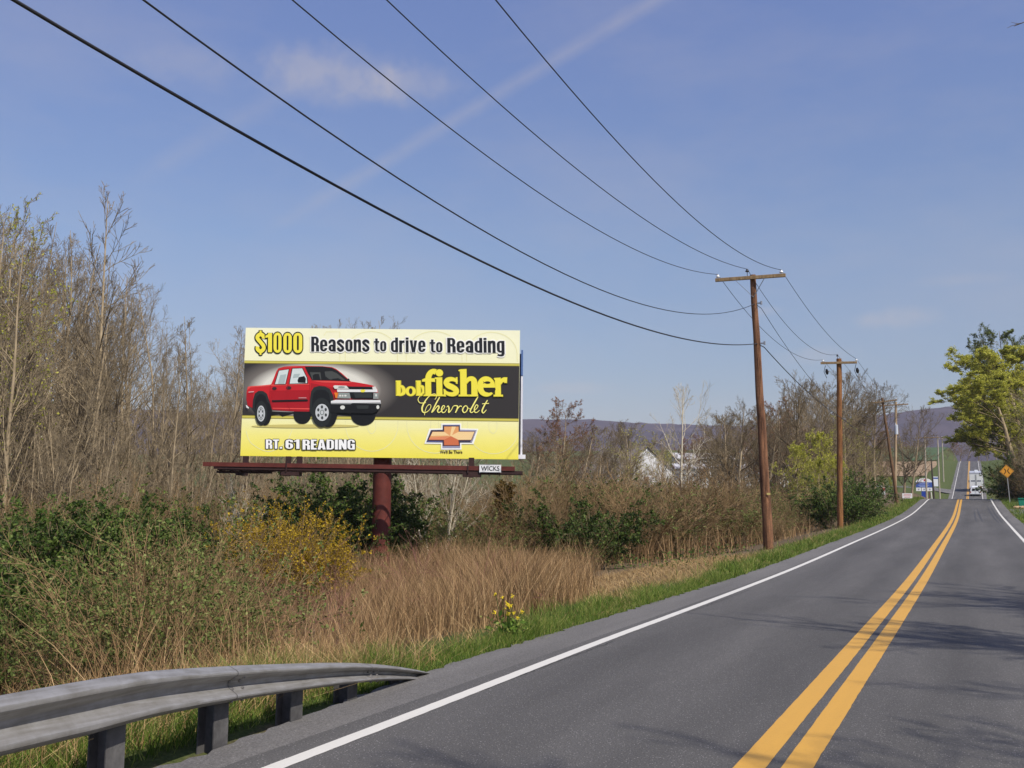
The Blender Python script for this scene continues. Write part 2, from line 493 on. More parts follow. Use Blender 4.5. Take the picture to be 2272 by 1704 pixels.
FINE_Y = steps((-40, 0, 4), (0, 40, .12), (40, 160, 1.0), (160, 470, 5))
taper = lambda y: .30 * (1 - sstep(4.5, 10.5, y))
line_in = lambda y: .13 * (1 - sstep(4.0, 14, y)) - .06 * sstep(14, 24, y)
strip('shoulder', EDGE_L, -4.40, -.008, M_shoulder, ys=FINE_Y, jag0=.030, jag1=.0, seed=5, in0=taper)
strip('shoulder_far_side', 1.90, EDGE_R, -.008, M_shoulder, ys=FINE_Y, jag1=.03, seed=6)

def paint(name, c, worn):
    m = bpy.data.materials.new(name); m.use_nodes = True
    nn, ll = m.node_tree.nodes, m.node_tree.links
    b = nn['Principled BSDF']; b.inputs['Roughness'].default_value = .6
    tc = nn.new('ShaderNodeTexCoord')
    n1 = N(nn, 'ShaderNodeTexNoise', i_Scale=60.0, i_Detail=4.0, i_Roughness=.7); ll.new(tc.outputs['Object'], n1.inputs['Vector'])
    mp = nn.new('ShaderNodeMapping'); mp.inputs['Scale'].default_value = (6, .5, 1); ll.new(tc.outputs['Object'], mp.inputs[0])
    n2 = N(nn, 'ShaderNodeTexNoise', i_Scale=1.2, i_Detail=6.0, i_Roughness=.7); ll.new(mp.outputs[0], n2.inputs['Vector'])
    ad = nn.new('ShaderNodeMath'); ad.operation = 'MULTIPLY_ADD'; ll.new(n2.outputs['Fac'], ad.inputs[0]); ad.inputs[1].default_value = .8; ll.new(n1.outputs['Fac'], ad.inputs[2])
    r = nn.new('ShaderNodeValToRGB'); e = r.color_ramp.elements
    e[0].position, e[1].position = worn - .05, worn + .02
    e[0].color = (.12, .12, .12, 1); e[1].color = (*(k * .88 for k in c), 1)
    x = e.new(min(.99, worn + .35)); x.color = (*c, 1)
    sc = N(nn, 'ShaderNodeMapRange', i_2=1.8); ll.new(ad.outputs[0], sc.inputs[0]); ll.new(sc.outputs[0], r.inputs[0])
    ll.new(r.outputs[0], b.inputs['Base Color'])
    return m
M_white = paint('road_paint_white', (.66, .63, .55), .33)
M_yellow = paint('road_paint_yellow', (.62, .33, .045), .345)
strip('white_edge_line', WL - .065, WL + .065, .004, M_white, road, ys=FINE_Y, jag0=.0012, jag1=.0016, seed=11, in0=line_in, in1=line_in)
strip('white_edge_line', WR - .065, WR + .065, .004, M_white, road, ys=FINE_Y, jag0=.0012, jag1=.0016, seed=12)
strip('yellow_centre_line', CL - .235, CL - .045, .004, M_yellow, road, ys=FINE_Y, jag0=.0012, jag1=.0016, seed=13)
strip('yellow_centre_line', CL + .045, CL + .235, .004, M_yellow, road, ys=FINE_Y, jag0=.0012, jag1=.0016, seed=14)
# ragged crack where the lane meets the shoulder, and a few cracks across the lane
M_crack = plain('crack_dark', (.035, .033, .031), .95)
def crack(pts, w, seed):
    rng = np.random.default_rng(seed); P = []
    for a, b in zip(pts[:-1], pts[1:]):
        n = max(2, int(math.hypot(b[0] - a[0], b[1] - a[1]) / .10))
        for k in range(n): P.append((a[0] + (b[0] - a[0]) * k / n + rng.normal(0, .010), a[1] + (b[1] - a[1]) * k / n + rng.normal(0, .012)))
    P = np.array(P + [pts[-1]]); T = np.gradient(P, axis=0); T /= np.linalg.norm(T, axis=1)[:, None] + 1e-9
    wv = w * rng.uniform(.25, 1.3, len(P)); wv[0] = wv[-1] = .001
    z = road_z(P[:, 1]) + .0025; nn_ = np.stack([-T[:, 1], T[:, 0]], 1) * wv[:, None]
    v = np.concatenate([np.column_stack([P + nn_, z]), np.column_stack([P - nn_, z])]); n = len(P)
    link('crack', np_mesh('crack', v, np.array([[i, i + n, i + n + 1, i + 1] for i in range(n - 1)])), road, [M_crack])
crack([(-4.13, 4.5), (-4.15, 5.6), (-4.12, 6.4), (-4.16, 7.2)], .012, 1)
crack([(-4.14, 8.6), (-4.15, 10), (-4.13, 12.5)], .009, 2)
crack([(-4.15, 16), (-4.14, 21)], .009, 3)
M_tyre = plain('tyre_rubber_mark', (.05, .05, .052), .8)
for k, (xa, ya, xb, yb, w) in enumerate(((.02, 70, -.12, 95, .07), (.38, 70, .12, 97, .10), (1.25, 68, .95, 104, .10), (1.45, 68, 1.25, 100, .09))):
    ys = np.linspace(ya, yb, 16)
    xs = xa + (xb - xa) * ((ys - ya) / (yb - ya)) ** .8
    wv = w * np.sin(np.linspace(.25, math.pi - .2, 16)) * .6
    v = np.concatenate([np.stack([xs - wv, ys, road_z(ys) + .006], 1), np.stack([xs + wv, ys, road_z(ys) + .006], 1)])
    f = np.array([[i, i + 16, i + 17, i + 1] for i in range(15)])
    link('skid_mark', np_mesh('skid_mark', v, f), road, [M_tyre])
# side lane on the far slope and the apron on the right before the crest
def apron(name, x0, x1, y0, y1, mat, dz=.03, n=14, flare=2.5):
    xs = np.linspace(x0, x1, n); v = []
    for x in xs:
        t = abs(x - x0) / abs(x1 - x0); fl = flare * (1 - min(1, t * 4)) ** 2
        for y in np.linspace(y0 - fl, y1 + fl, 6): v.append((x, y, max(gz(x, y), 0) + dz if t > .02 else float(road_z(y)) - .012))
    i = np.arange(n * 6).reshape(n, 6)
    f = np.stack([i[:-1, :-1].ravel(), i[:-1, 1:].ravel(), i[1:, 1:].ravel(), i[1:, :-1].ravel()], 1)
    return tag(link(name, np_mesh(name, np.array(v), f, smooth=True), None, [mat]), kind='structure')
apron('side_road', EDGE_L + .3, -60, 262, 270, M_shoulder)
apron('driveway', EDGE_R - .3, 16, 88, 95, M_shoulder)
apron('side_road_far_side', EDGE_R - .3, 30, 268, 275, M_shoulder)

# fields on the far slope
def field(name, x0, x1, y0, y1, mat, dz=.25):
    xs = np.linspace(x0, x1, 20); ys = np.linspace(y0, y1, 20)
    X, Y = np.meshgrid(xs, ys); X = X + wob(X, Y, 30, 1.) * 1.2; Y = Y + wob(X, Y, 40, 3.) * 3
    v = np.stack([X.ravel(), Y.ravel(), (ground_z(X, Y) + dz).ravel()], 1)
    i = np.arange(400).reshape(20, 20)
    f = np.stack([i[:-1, :-1].ravel(), i[:-1, 1:].ravel(), i[1:, 1:].ravel(), i[1:, :-1].ravel()], 1)
    return tag(link(name, np_mesh(name, v, f, smooth=True), None, [mat]), kind='structure')
field('green_field', -75, -12, 412, 600, noisy('field_green', (.050, .085, .026), (.072, .108, .036), scale=.08, rough=.95))
field('ploughed_field', -75, -12, 318, 404, noisy('field_brown', (.24, .16, .085), (.33, .23, .13), scale=.15, rough=.95))

# ------------------------------------------------------------------ the long ridge on the skyline
def ridge():
    px = np.linspace(-900, 3400, 260)
    top = np.interp(px, [-900, 0, 700, 1160, 1323, 1390, 1680, 1850, 2012, 2112, 2300, 3400],
                    [930, 926, 930, 931, 931, 937, 947, 936, 920, 911, 935, 960])
    rng = np.random.default_rng(4)
    rows = []
    prof = [(1500, .0), (1700, .18), (1900, .42), (2100, .66), (2300, .85), (2450, .96), (2520, 1.0), (2700, .9), (3200, .4)]
    for d, k in prof:
        r = []
        for p, t in zip(px, top):
            x, y = spot(p, d)
            zt = EYE + (1113 - t) / FPX * 2520 * 1.0
            bumpy = 9 * math.sin(p / 75 + d / 200) + 5 * math.sin(p / 31 + d / 90) if 0 < k < 1 else 0
            r.append((x, y, 20 + (zt - 20) * k + bumpy * (1 - k) + rng.normal(0, 1.0)))
        rows.append(r)
    v = np.array(rows).reshape(-1, 3); nx = len(px); ny = len(prof)
    i = np.arange(nx * ny).reshape(ny, nx)
    f = np.stack([i[:-1, :-1].ravel(), i[:-1, 1:].ravel(), i[1:, 1:].ravel(), i[1:, :-1].ravel()], 1)
    m = noisy('ridge_bare_woods', (.046, .036, .044), (.088, .068, .076), scale=.012, detail=10, rough=1.0, bump=1.0, bscale=.05, spec=0.0, c3=(.075, .058, .060))
    tag(link('hills', np_mesh('hills', v, f, smooth=True), None, [m]), kind='structure')
ridge()

# ================================================================== the billboard
BW, BH = 8.02, 3.744
_cor = dict(bl=(534, 1011), br=(1148, 1020), tl=(545, 727), tr=(1157, 733))
def board_st(px, py):
    """place on the printed face, metres from its centre (right, up)"""
    s, t = .5, .5
    A, B, Cc, D = (np.array(_cor[k], float) for k in ('bl', 'br', 'tl', 'tr'))
    for _ in range(8):
        p = A * (1 - s) * (1 - t) + B * s * (1 - t) + Cc * (1 - s) * t + D * s * t
        ds = (B - A) * (1 - t) + (D - Cc) * t; dt = (Cc - A) * (1 - s) + (D - B) * s
        e = np.array([px, py]) - p
        det = ds[0] * dt[1] - ds[1] * dt[0]
        s += (e[0] * dt[1] - e[1] * dt[0]) / det; t += (ds[0] * e[1] - ds[1] * e[0]) / det
    return ((s - .5) * BW, (t - .5) * BH)
Z1 = lambda x, y: board_st(520 + x / 3.3515, 700 + y / 3.3515)
Z2 = lambda x, y: board_st(540 + x / 6.506, 800 + y / 6.506)
Z3 = lambda x, y: board_st(850 + x / 5.925, 800 + y / 5.925)
Z4 = lambda x, y: board_st(530 + x / 6.703, 720 + y / 6.703)

class Art(MB):
    """flat printed shapes, each a hair proud of the one before"""
    def __init__(self, tr, start=0.004, step=0.00025):
        super().__init__(); self.tr = tr; self.y = start; self.step = step; self.mats = []
    def ink(self, name, rgb):
        m = plain('ink_' + name, lin(*rgb), .45, spec=.4)
        if m not in self.mats: self.mats.append(m)
        self.slot = self.mats.index(m)
    def flat(self, pts2, fs):
        self.y += self.step
        self.add([(p[0], -self.y, p[1]) for p in pts2], fs)
    def poly(self, pts, raw=False):
        q = [p if raw else self.tr(*p) for p in pts]
        self.flat(q, [tuple(t) for t in tessellate_polygon([[Vector((a, b, 0)) for a, b in q]])])
    def ell(self, cx, cy, rx, ry, n=28):
        self.poly([(cx + rx * math.cos(2 * math.pi * k / n), cy + ry * math.sin(2 * math.pi * k / n)) for k in range(n)])
    def ring(self, cx, cy, rx, ry, ix, iy, n=28):
        o = [self.tr(cx + rx * math.cos(2 * math.pi * k / n), cy + ry * math.sin(2 * math.pi * k / n)) for k in range(n)]
        i = [self.tr(cx + ix * math.cos(2 * math.pi * k / n), cy + iy * math.sin(2 * math.pi * k / n)) for k in range(n)]
        self.flat(o + i, [(k, (k + 1) % n, n + (k + 1) % n, n + k) for k in range(n)])
    def stroke(self, pts, w, smooth=True, grow=0.0, climb=0.0):
        P = np.array(pts, float)
        W = np.full(len(P), w, float) if isinstance(w, (int, float)) else np.array(w, float)
        W = W + grow
        if smooth and len(P) > 2:
            out, ow = [], []
            for i in range(len(P) - 1):
                a, b, c, d = P[max(i - 1, 0)], P[i], P[i + 1], P[min(i + 2, len(P) - 1)]
                for t in np.linspace(0, 1, 7)[:-1]:
                    out.append(.5 * (2 * b + (c - a) * t + (2 * a - 5 * b + 4 * c - d) * t * t + (-a + 3 * b - 3 * c + d) * t ** 3))
                    ow.append(W[i] * (1 - t) + W[i + 1] * t)
            out.append(P[-1]); ow.append(W[-1]); P, W = np.array(out), np.array(ow)
        T = np.gradient(P, axis=0); T /= np.maximum(np.linalg.norm(T, axis=1), 1e-6)[:, None]
        Nn = np.stack([-T[:, 1], T[:, 0]], 1)
        n = len(P)
        L = [self.tr(*(P[i] + Nn[i] * W[i] / 2)) for i in range(n)]; Rr = [self.tr(*(P[i] - Nn[i] * W[i] / 2)) for i in range(n)]
        # each bit a hair above the last, so that loops may cross themselves
        y0 = self.y + self.step
        vs = [(p[0], -(y0 + k * climb), p[1]) for k, p in enumerate(L)] + [(p[0], -(y0 + k * climb), p[1]) for k, p in enumerate(Rr)]
        self.add(vs, [(i, i + 1, n + i + 1, n + i) for i in range(n - 1)])
        self.y = y0 + n * climb
    def text(self, body, box, offset, outline=None, fill=None, outline_rgb=None, spacing=1.0, inner=0.0):
        """built-in typeface fitted into box = (x0, y0, x1, y1) of the tracing (y down)"""
        def mesh_of(off):
            cu = bpy.data.curves.new('t', 'FONT'); cu.body = body; cu.offset = off; cu.space_character = spacing; cu.resolution_u = 4
            ob = bpy.data.objects.new('t', cu); COL.objects.link(ob)
            dg = bpy.context.evaluated_depsgraph_get()
            me = bpy.data.meshes.new_from_object(ob.evaluated_get(dg))
            V = np.array([v.co[:2] for v in me.vertices]); Fs = [tuple(p.vertices) for p in me.polygons]
            bpy.data.objects.remove(ob); bpy.data.curves.remove(cu); bpy.data.meshes.remove(me)
            return V, Fs
        V, Fs = mesh_of(offset)
        lo, hi = V.min(0), V.max(0)
        x0, y0, x1, y1 = box
        def place(W):
            t = (W - lo) / (hi - lo)
            return [self.tr(x0 + a * (x1 - x0), y1 + b * (y0 - y1)) for a, b in t]
        if outline:
            Vo, Fo = mesh_of(offset + outline)
            self.ink(*outline_rgb); self.flat(place(Vo), Fo)
        self.ink(*fill); self.flat(place(V), Fs)

def rrect(x0, y0, x1, y1, r, n=5):
    r = min(r, (x1 - x0) / 2, (y1 - y0) / 2); out = []
    for cx, cy, a0 in ((x1 - r, y1 - r, 0), (x0 + r, y1 - r, 90), (x0 + r, y0 + r, 180), (x1 - r, y0 + r, 270)):
        for k in range(n + 1):
            a = R(a0 + 90 * k / n); out.append((cx + r * math.cos(a), cy + r * math.sin(a)))
    return out
S_, T_ = .20, .13          # stem and bar weight of the heavy condensed face
def _s(h): return ('s', [(.40, .70 * h), (.40, .82 * h), (.25, .92 * h), (.10, .82 * h), (.10, .70 * h), (.25, .53 * h), (.40, .34 * h), (.40, .18 * h), (.25, .075 * h), (.10, .18 * h), (.10, .32 * h)], .17 if h < 1 else .19)
def _box(a, b, c, d): return ('p', [(a, b), (c, b), (c, d), (a, d)])
GLYPH = {
    'o': (.50, [('o', 0, 0, .50, .80)]), '0': (.50, [('o', 0, 0, .50, 1)]),
    'e': (.50, [('o', 0, 0, .50, .80), ('c', .30, .235, .56, .345), _box(.10, .345, .50, .455)]),
    'a': (.50, [('o', 0, 0, .46, .47), _box(.30, 0, .50, .62), ('s', [(.10, .55), (.10, .67), (.24, .74), (.39, .68), (.40, .55)], .16)]),
    's': (.50, [_s(.80)]), '$': (.50, [_s(1.0), _box(.20, -.10, .30, .10), _box(.20, .90, .30, 1.10)]),
    'n': (.50, [_box(0, 0, S_, .80), ('s', [(.14, .60), (.24, .725), (.35, .725), (.40, .62), (.40, 0)], [.10, .14, .17, .20, .20])]),
    't': (.42, [_box(.10, .10, .30, 1.0), _box(0, .68, .42, .80), ('s', [(.20, .20), (.24, .07), (.42, .065)], [.19, .13, .13])]),
    'd': (.50, [('o', 0, 0, .50, .80), _box(.30, 0, .50, 1.0)]),
    'r': (.38, [_box(0, 0, S_, .80), ('s', [(.14, .56), (.22, .70), (.38, .715)], [.12, .16, .18])]),
    'i': (.20, [_box(0, 0, S_, .80), _box(0, .87, S_, 1.0)]),
    'v': (.52, [('p', [(0, .80), (.20, .80), (.26, .30), (.32, .80), (.52, .80), (.37, 0), (.15, 0)])]),
    'g': (.50, [('o', 0, 0, .50, .80), _box(.30, -.10, .50, .80), ('s', [(.40, -.09), (.34, -.17), (.18, -.18), (.05, -.14)], [.20, .16, .13, .13])]),
    'R': (.53, [_box(0, 0, .21, 1.0), ('o', 0, .44, .52, 1.0), _box(0, .6, .2, 1.0), ('p', [(.20, .52), (.42, .52), (.54, .40), (.54, 0), (.33, 0), (.33, .40), (.20, .44)])]),
    '1': (.36, [_box(.14, 0, .35, 1.0), ('p', [(0, .74), (.15, .78), (.16, 1.0), (.12, .92), (0, .86)])]),
    '6': (.50, [('o', 0, 0, .50, .60), _box(0, .25, .20, .72), ('s', [(.10, .66), (.11, .84), (.25, .92), (.39, .84), (.40, .70)], [.20, .19, .16, .19, .20])]),
    '.': (.20, [_box(0, 0, .20, .18)]), 'T': (.50, [_box(0, .84, .50, 1.0), _box(.15, 0, .36, .9)]),
    'E': (.42, [_box(0, 0, .21, 1.0), _box(.1, 0, .42, .155), _box(.1, .43, .40, .57), _box(.1, .845, .42, 1.0)]),
    'A': (.58, [('p', [(0, 0), (.17, 1.0), (.41, 1.0), (.58, 0), (.37, 0), (.345, .18), (.235, .18), (.21, 0)]), ('c', .262, .32, .318, .66)]),
    'D': (.53, [('o', 0, 0, .53, 1.0), _box(0, 0, .21, 1.0)]), 'I': (.21, [_box(0, 0, .21, 1.0)]),
    'N': (.56, [_box(0, 0, .19, 1.0), _box(.37, 0, .56, 1.0), ('p', [(.0, 1.0), (.21, 1.0), (.56, 0), (.36, 0)])]),
    'G': (.53, [('o', 0, 0, .53, 1.0), ('c', .31, .56, .60, .70), _box(.26, .40, .53, .54), _box(.36, .0, .53, .5)]),
}
def heavy(a, body, box, fill, edge=None, grow=0.0, gap=.06):
    """set a word in the heavy condensed face, fitted into box (x0, y0, x1, y1) of the tracing; y0 is cap height, y1 the foot"""
    xs, x = [], 0.0
    for ch in body:
        xs.append(x); x += (GLYPH[ch][0] if ch != ' ' else .2) + gap
    tot = x - gap; x0, y0, x1, y1 = box
    sx, sy = (x1 - x0) / tot, (y1 - y0)
    base = a.tr
    def run(g, ink, patch):
        ys = a.y; hi = ys
        for q, (ch, ox) in enumerate(zip(body, xs)):
            if ch == ' ': continue
            a.y = ys + (q % 2) * .0022
            a.tr = lambda u, v, ox=ox: base(x0 + (ox + u) * sx, y1 - v * sy)
            for sh in GLYPH[ch][1]:
                a.ink(*ink)
                if sh[0] == 'p':
                    a.poly(sh[1])
                    if g: a.stroke(sh[1] + sh[1][:2], 2 * g, smooth=False)
                elif sh[0] == 's': a.stroke(sh[1], sh[2], grow=2 * g)
                elif sh[0] == 'o':
                    _, c0, d0, c1, d1 = sh
                    o = [a.tr(*p) for p in rrect(c0 - g, d0 - g, c1 + g, d1 + g, .24 + g)]
                    i = [a.tr(*p) for p in rrect(c0 + S_ * .98 + g, d0 + T_ + g, c1 - S_ * .98 - g, d1 - T_ - g, .06)]
                    n = len(o); a.flat(o + i, [(k, (k + 1) % n, n + (k + 1) % n, n + k) for k in range(n)])
                elif sh[0] == 'c' and not g:
                    a.ink(*patch); a.poly([(sh[1], sh[2]), (sh[3], sh[2]), (sh[3], sh[4]), (sh[1], sh[4])])
            hi = max(hi, a.y)
        a.y = hi; a.tr = base
    if edge: run(grow, edge, edge)
    run(0.0, fill, edge or fill)

def build_billboard():
    cx, cy, cz = -15.61, 25.72, 4.794
    root = empty('billboard', (cx, cy, gz(cx, cy)), R(22.6),
                 'yellow and black car-dealer billboard with a red pickup on a single rust-red pole', 'billboard')
    z0 = cz - gz(cx, cy)
    def part(mb, name, mats, parent=root, bevel=0.0, loc=None):
        o = mb.build(name, mats, parent, bevel)
        return o
    M_red = noisy('oxide_red_steel', lin(82, 37, 30), lin(100, 48, 39), scale=3.0, rough=.6, per_object=.05, fine=(30, .12))
    M_dark = noisy('shaded_steel', lin(46, 30, 28), lin(60, 38, 34), scale=4.0, rough=.7)
    # ---- printed face: pale yellow deepening towards the foot, as printed
    face_m = bpy.data.materials.new('vinyl_print'); face_m.use_nodes = True
    nn, ll = face_m.node_tree.nodes, face_m.node_tree.links
    b = nn['Principled BSDF']; b.inputs['Roughness'].default_value = .42
    tc = nn.new('ShaderNodeTexCoord')
    wr = N(nn, 'ShaderNodeTexNoise', i_Scale=1.1, i_Detail=3.0); ll.new(tc.outputs['Object'], wr.inputs['Vector'])
    wb = N(nn, 'ShaderNodeBump', i_Strength=.25, i_Distance=.05); ll.new(wr.outputs['Fac'], wb.inputs['Height']); ll.new(wb.outputs[0], b.inputs['Normal'])
    sx = nn.new('ShaderNodeSeparateXYZ'); ll.new(tc.outputs['Object'], sx.inputs[0])
    mr = N(nn, 'ShaderNodeMapRange', i_1=-BH / 2, i_2=BH / 2); ll.new(sx.outputs[2], mr.inputs[0])
    rp = nn.new('ShaderNodeValToRGB'); e = rp.color_ramp.elements
    e[0].color = (*lin(240, 226, 78), 1); e[1].color = (*lin(243, 242, 205), 1)
    x = e.new(.16); x.color = (*lin(243, 234, 130), 1); x = e.new(.30); x.color = (*lin(243, 240, 180), 1)
    ll.new(mr.outputs[0], rp.inputs[0]); ll.new(rp.outputs[0], b.inputs['Base Color'])
    mb = MB(); mb.box((0, .05, 0), (BW, .10, BH))
    face = mb.build('face_panel', face_m, root); face.location = (0, 0, z0); face.rotation_euler = (0, R(.3), 0)
    # seams between the sheets and the dark steel frame behind
    mb = MB()
    for sxx in (-1, 1): mb.box((sxx * (BW / 2 - .09), .17, 0), (.10, .13, BH - .1))
    for szz in (-1, 1): mb.box((0, .17, szz * (BH / 2 - .1)), (BW - .3, .128, .10))
    for k in range(7): mb.box((-3.3 + k * 1.1, .168, 0), (.07, .12, BH - .32))
    o = mb.build('back_frame', M_dark, root); o.location = (0, 0, z0); o.rotation_euler = (0, R(.3), 0)
    # the other face, back to back, a little lower and further right
    M_bw = noisy('rear_vinyl', lin(205, 208, 220), lin(228, 228, 232), scale=.8, rough=.5)
    M_bb = plain('rear_vinyl_blue', lin(78, 108, 160), .5)
    mb = MB(); mb.slot = 0; mb.box((.14, .62, -.62), (BW - .1, .12, BH - 1.55)); mb.slot = 1; mb.box((.14, .62, .70), (BW - .1, .122, 1.09))
    mb.slot = 0; mb.box((4.03, .35, -1.80), (.34, .10, .12)); mb.box((BW / 2 + .07, .45, -.60), (.05, .22, 2.3)); mb.slot = 1; mb.box((BW / 2 + .07, .45, .95), (.052, .222, .75)); mb.slot = 0
    o = mb.build('rear_panel', [M_bw, M_bb], root); o.location = (0, 0, z0)
    # ---- print
    def art_part(a, name, label=None):
        o = a.build(name, a.mats, face)
        if label: o['label'] = label
        return o
    # dark band with the white glow of the picture printed behind the truck
    g = Z1(600, 560); band_m = bpy.data.materials.new('printed_dark_band'); band_m.use_nodes = True
    nn, ll = band_m.node_tree.nodes, band_m.node_tree.links
    b = nn['Principled BSDF']; b.inputs['Roughness'].default_value = .4
    tc = nn.new('ShaderNodeTexCoord'); mp = nn.new('ShaderNodeMapping')
    mp.inputs['Location'].default_value = (-g[0] / 2.5, 0, -(g[1] + .02) / 1.05); mp.inputs['Scale'].default_value = (1 / 2.5, 0, 1 / 1.05)
    ll.new(tc.outputs['Object'], mp.inputs[0])
    gr = nn.new('ShaderNodeVectorMath'); gr.operation = 'LENGTH'; ll.new(mp.outputs[0], gr.inputs[0])
    rp = nn.new('ShaderNodeValToRGB'); e = rp.color_ramp.elements
    e[0].position = .60; e[0].color = (*lin(222, 219, 204), 1); e[1].position = 1.0; e[1].color = (*lin(47, 43, 40), 1)
    x = e.new(.78); x.color = (*lin(112, 106, 98), 1)
    ll.new(gr.outputs['Value'], rp.inputs[0]); ll.new(rp.outputs[0], b.inputs['Base Color'])
    a = Art(Z1); a.mats = [band_m]
    e0, e1 = -BW / 2 + .005, BW / 2 - .005
    ya, yb = Z1(1100, 368)[1], Z1(1100, 762)[1]
    a.poly([(e0, ya), (e1, ya), (e1, yb), (e0, yb)], raw=True); art_part(a, 'dark_band')
    for yt, yo in ((348, 369), (757, 779)):
        a = Art(Z1, start=.006); a.ink('olive_edge', (150, 138, 40))
        y0, y1 = Z1(1100, yt)[1], Z1(1100, yo)[1]
        a.poly([(e0, y0), (e1, y0), (e1, y1), (e0, y1)], raw=True)
        a.ink('olive', (202, 192, 88)); dy = (y0 - y1) * .2
        a.poly([(e0, y0 - dy), (e1, y0 - dy), (e1, y1 + dy), (e0, y1 + dy)], raw=True)
        art_part(a, 'olive_stripe')
    # faint giant digits ghosted into the background
    def ghost(paths):
        a = Art(Z1, start=.003, step=.0001); a.ink('ghost', (236, 232, 172))
        for p, sm in paths: a.stroke(p, 5, smooth=sm)
        art_part(a, 'ghost_stroke')
    for (x0, x1, yt, ybm) in ((830, 1220, 118, 1010), (1285, 1700, 118, 1025), (1735, 2110, 125, 1030)):
        r = (x1 - x0) / 2; xm = (x0 + x1) / 2
        top = [(xm + r * math.cos(t), yt + r * .85 - r * .85 * math.sin(t)) for t in np.linspace(math.pi, 0, 17)]
        ghost([([(x0, 345)] + top + [(x1, 345)], False)])
        bot = [(xm + r * math.cos(t), ybm - r * 1.0 + r * 1.0 * math.sin(t)) for t in np.linspace(math.pi, 0, 17)]
        ghost([([(x0, 785)] + bot + [(x1, 785)], False)])
        ghost([([(xm - 28, 785), (xm - 28, 850), (xm, 880), (xm + 28, 850), (xm + 28, 785)], True)])
    ghost([([(670, 150), (690, 122), (790, 122), (790, 340)], False)])
    ghost([([(90, 860), (130, 950), (260, 1010), (390, 940), (450, 800)], True)])
    # lettering
    a = Art(Z4, start=.012)
    for ch, bx in (('$', (252, 122, 398, 425)), ('1', (398, 128, 500, 416)), ('0', (520, 122, 640, 424)), ('0', (668, 126, 794, 428)), ('0', (818, 126, 952, 428))):
        heavy(a, ch, bx, ('yellow', (240, 226, 70)), ('black', (22, 24, 14)), .058)
    art_part(a, 'price_lettering', 'yellow price figures with a black outline')
    a = Art(Z1, start=.012)
    yw = a.y
    for body, box in (('Reasons', (576, 158, 1012, 270)), ('to', (1046, 172, 1138, 270)), ('drive', (1172, 165, 1430, 275)),
                      ('to', (1462, 180, 1556, 277)), ('Reading', (1592, 168, 2018, 279))):
        a.y = yw; heavy(a, body, box, ('ink_black', (26, 28, 30)), ('halo', (244, 243, 232)), .085, gap=.075)
    art_part(a, 'headline_lettering', 'heavy black headline lettering')
    a = Art(Z1, start=.012)
    for w_, bx in (('RT.', (238, 922, 360, 990)), ('61', (385, 923, 490, 991)), ('READING', (512, 924, 900, 997))):
        heavy(a, w_, bx, ('print_white', (246, 246, 240)), ('black', (22, 24, 14)), .075, gap=.07)
    art_part(a, 'route_lettering', 'white block capitals with a black outline')
    a = Art(Z1, start=.012)
    a.text("We'll Be There", (1528, 1004, 1694, 1028), .022, None, ('ink_brown', (60, 48, 20)))
    art_part(a, 'slogan_lettering')
    # dealer's name
    a = Art(Z3, start=.012, step=.0004)
    YEL, DRK, LIM = ('yellow', (240, 226, 70)), ('band_dark', (40, 37, 22)), ('lime', (196, 186, 40))
    def fisher(g, dx=0):
        bob = []
        for o in (0, 263):
            a.poly([(175 + o, 272), (238 + o, 268), (238 + o, 468), (175 + o, 468), (190 + o, 450), (190 + o, 288), (175 + o, 285)]) if not g else a.stroke([(212 + o, 268), (212 + o, 470)], 62 + g, False)
            a.stroke([(232 + o, 345), (262 + o, 350), (284 + o, 392), (278 + o, 432), (245 + o, 455), (212 + o, 456)], [14, 32, 44, 44, 28, 20], grow=g)
        a.ring(372, 410, 66 + g / 2, 62 + g / 2, 26 - g / 3, 42 - g / 3)
    a.ink(*LIM); fisher(12); a.ink(*YEL); fisher(0)
    def word(g):
        S = lambda p, w: a.stroke(p, w, grow=g)
        def B(p):
            if g:
                c = np.mean(p, axis=0)
                p = [tuple(np.array(q) + np.sign(np.array(q) - c) * g / 2) for q in p]
            a.poly(p)
        S([(706, 158), (668, 150), (632, 172), (608, 220), (603, 300), (603, 465)], [70, 62, 66, 72, 74, 74])
        B([(525, 262), (562, 243), (692, 243), (692, 287), (525, 284)]); B([(543, 456), (692, 456), (692, 474), (543, 474)])
        B([(695, 232), (786, 230), (786, 475), (712, 475), (712, 252), (695, 250)]); B([(690, 456), (808, 456), (808, 476), (690, 476)])
        a.ell(752, 170, 46 + g / 2, 46 + g / 2)
        S([(982, 290), (955, 264), (905, 252), (858, 266), (842, 302), (868, 336), (920, 360), (962, 390), (968, 425), (935, 450), (880, 450), (838, 430), (816, 400)],
          [26, 44, 52, 62, 70, 72, 72, 72, 66, 54, 48, 38, 22])
        B([(968, 230), (986, 228), (986, 312), (970, 312)]); B([(806, 386), (822, 386), (832, 478), (810, 478)])
        B([(1005, 136), (1030, 124), (1106, 120), (1106, 476), (1025, 476), (1025, 150), (1005, 148)]); B([(1003, 458), (1130, 458), (1130, 478), (1003, 478)])
        S([(1098, 305), (1130, 258), (1170, 247), (1200, 268), (1208, 320), (1208, 465)], [28, 50, 62, 72, 76, 78]); B([(1140, 458), (1252, 458), (1252, 479), (1140, 479)])
        a.ell(1362, 350, 117 + g / 2, 132 + g / 2)
        B([(1470, 240), (1552, 234), (1552, 478), (1480, 478), (1480, 262), (1468, 258)]); B([(1460, 460), (1578, 460), (1578, 481), (1460, 481)])
        S([(1546, 318), (1566, 278), (1598, 262), (1630, 266)], [24, 46, 60, 68]); B([(1598, 232), (1638, 230), (1633, 302), (1602, 302)])
    a.ink(*DRK); word(26); a.ink(*LIM); word(10); a.ink(*YEL); word(0)
    a.ink(*DRK)
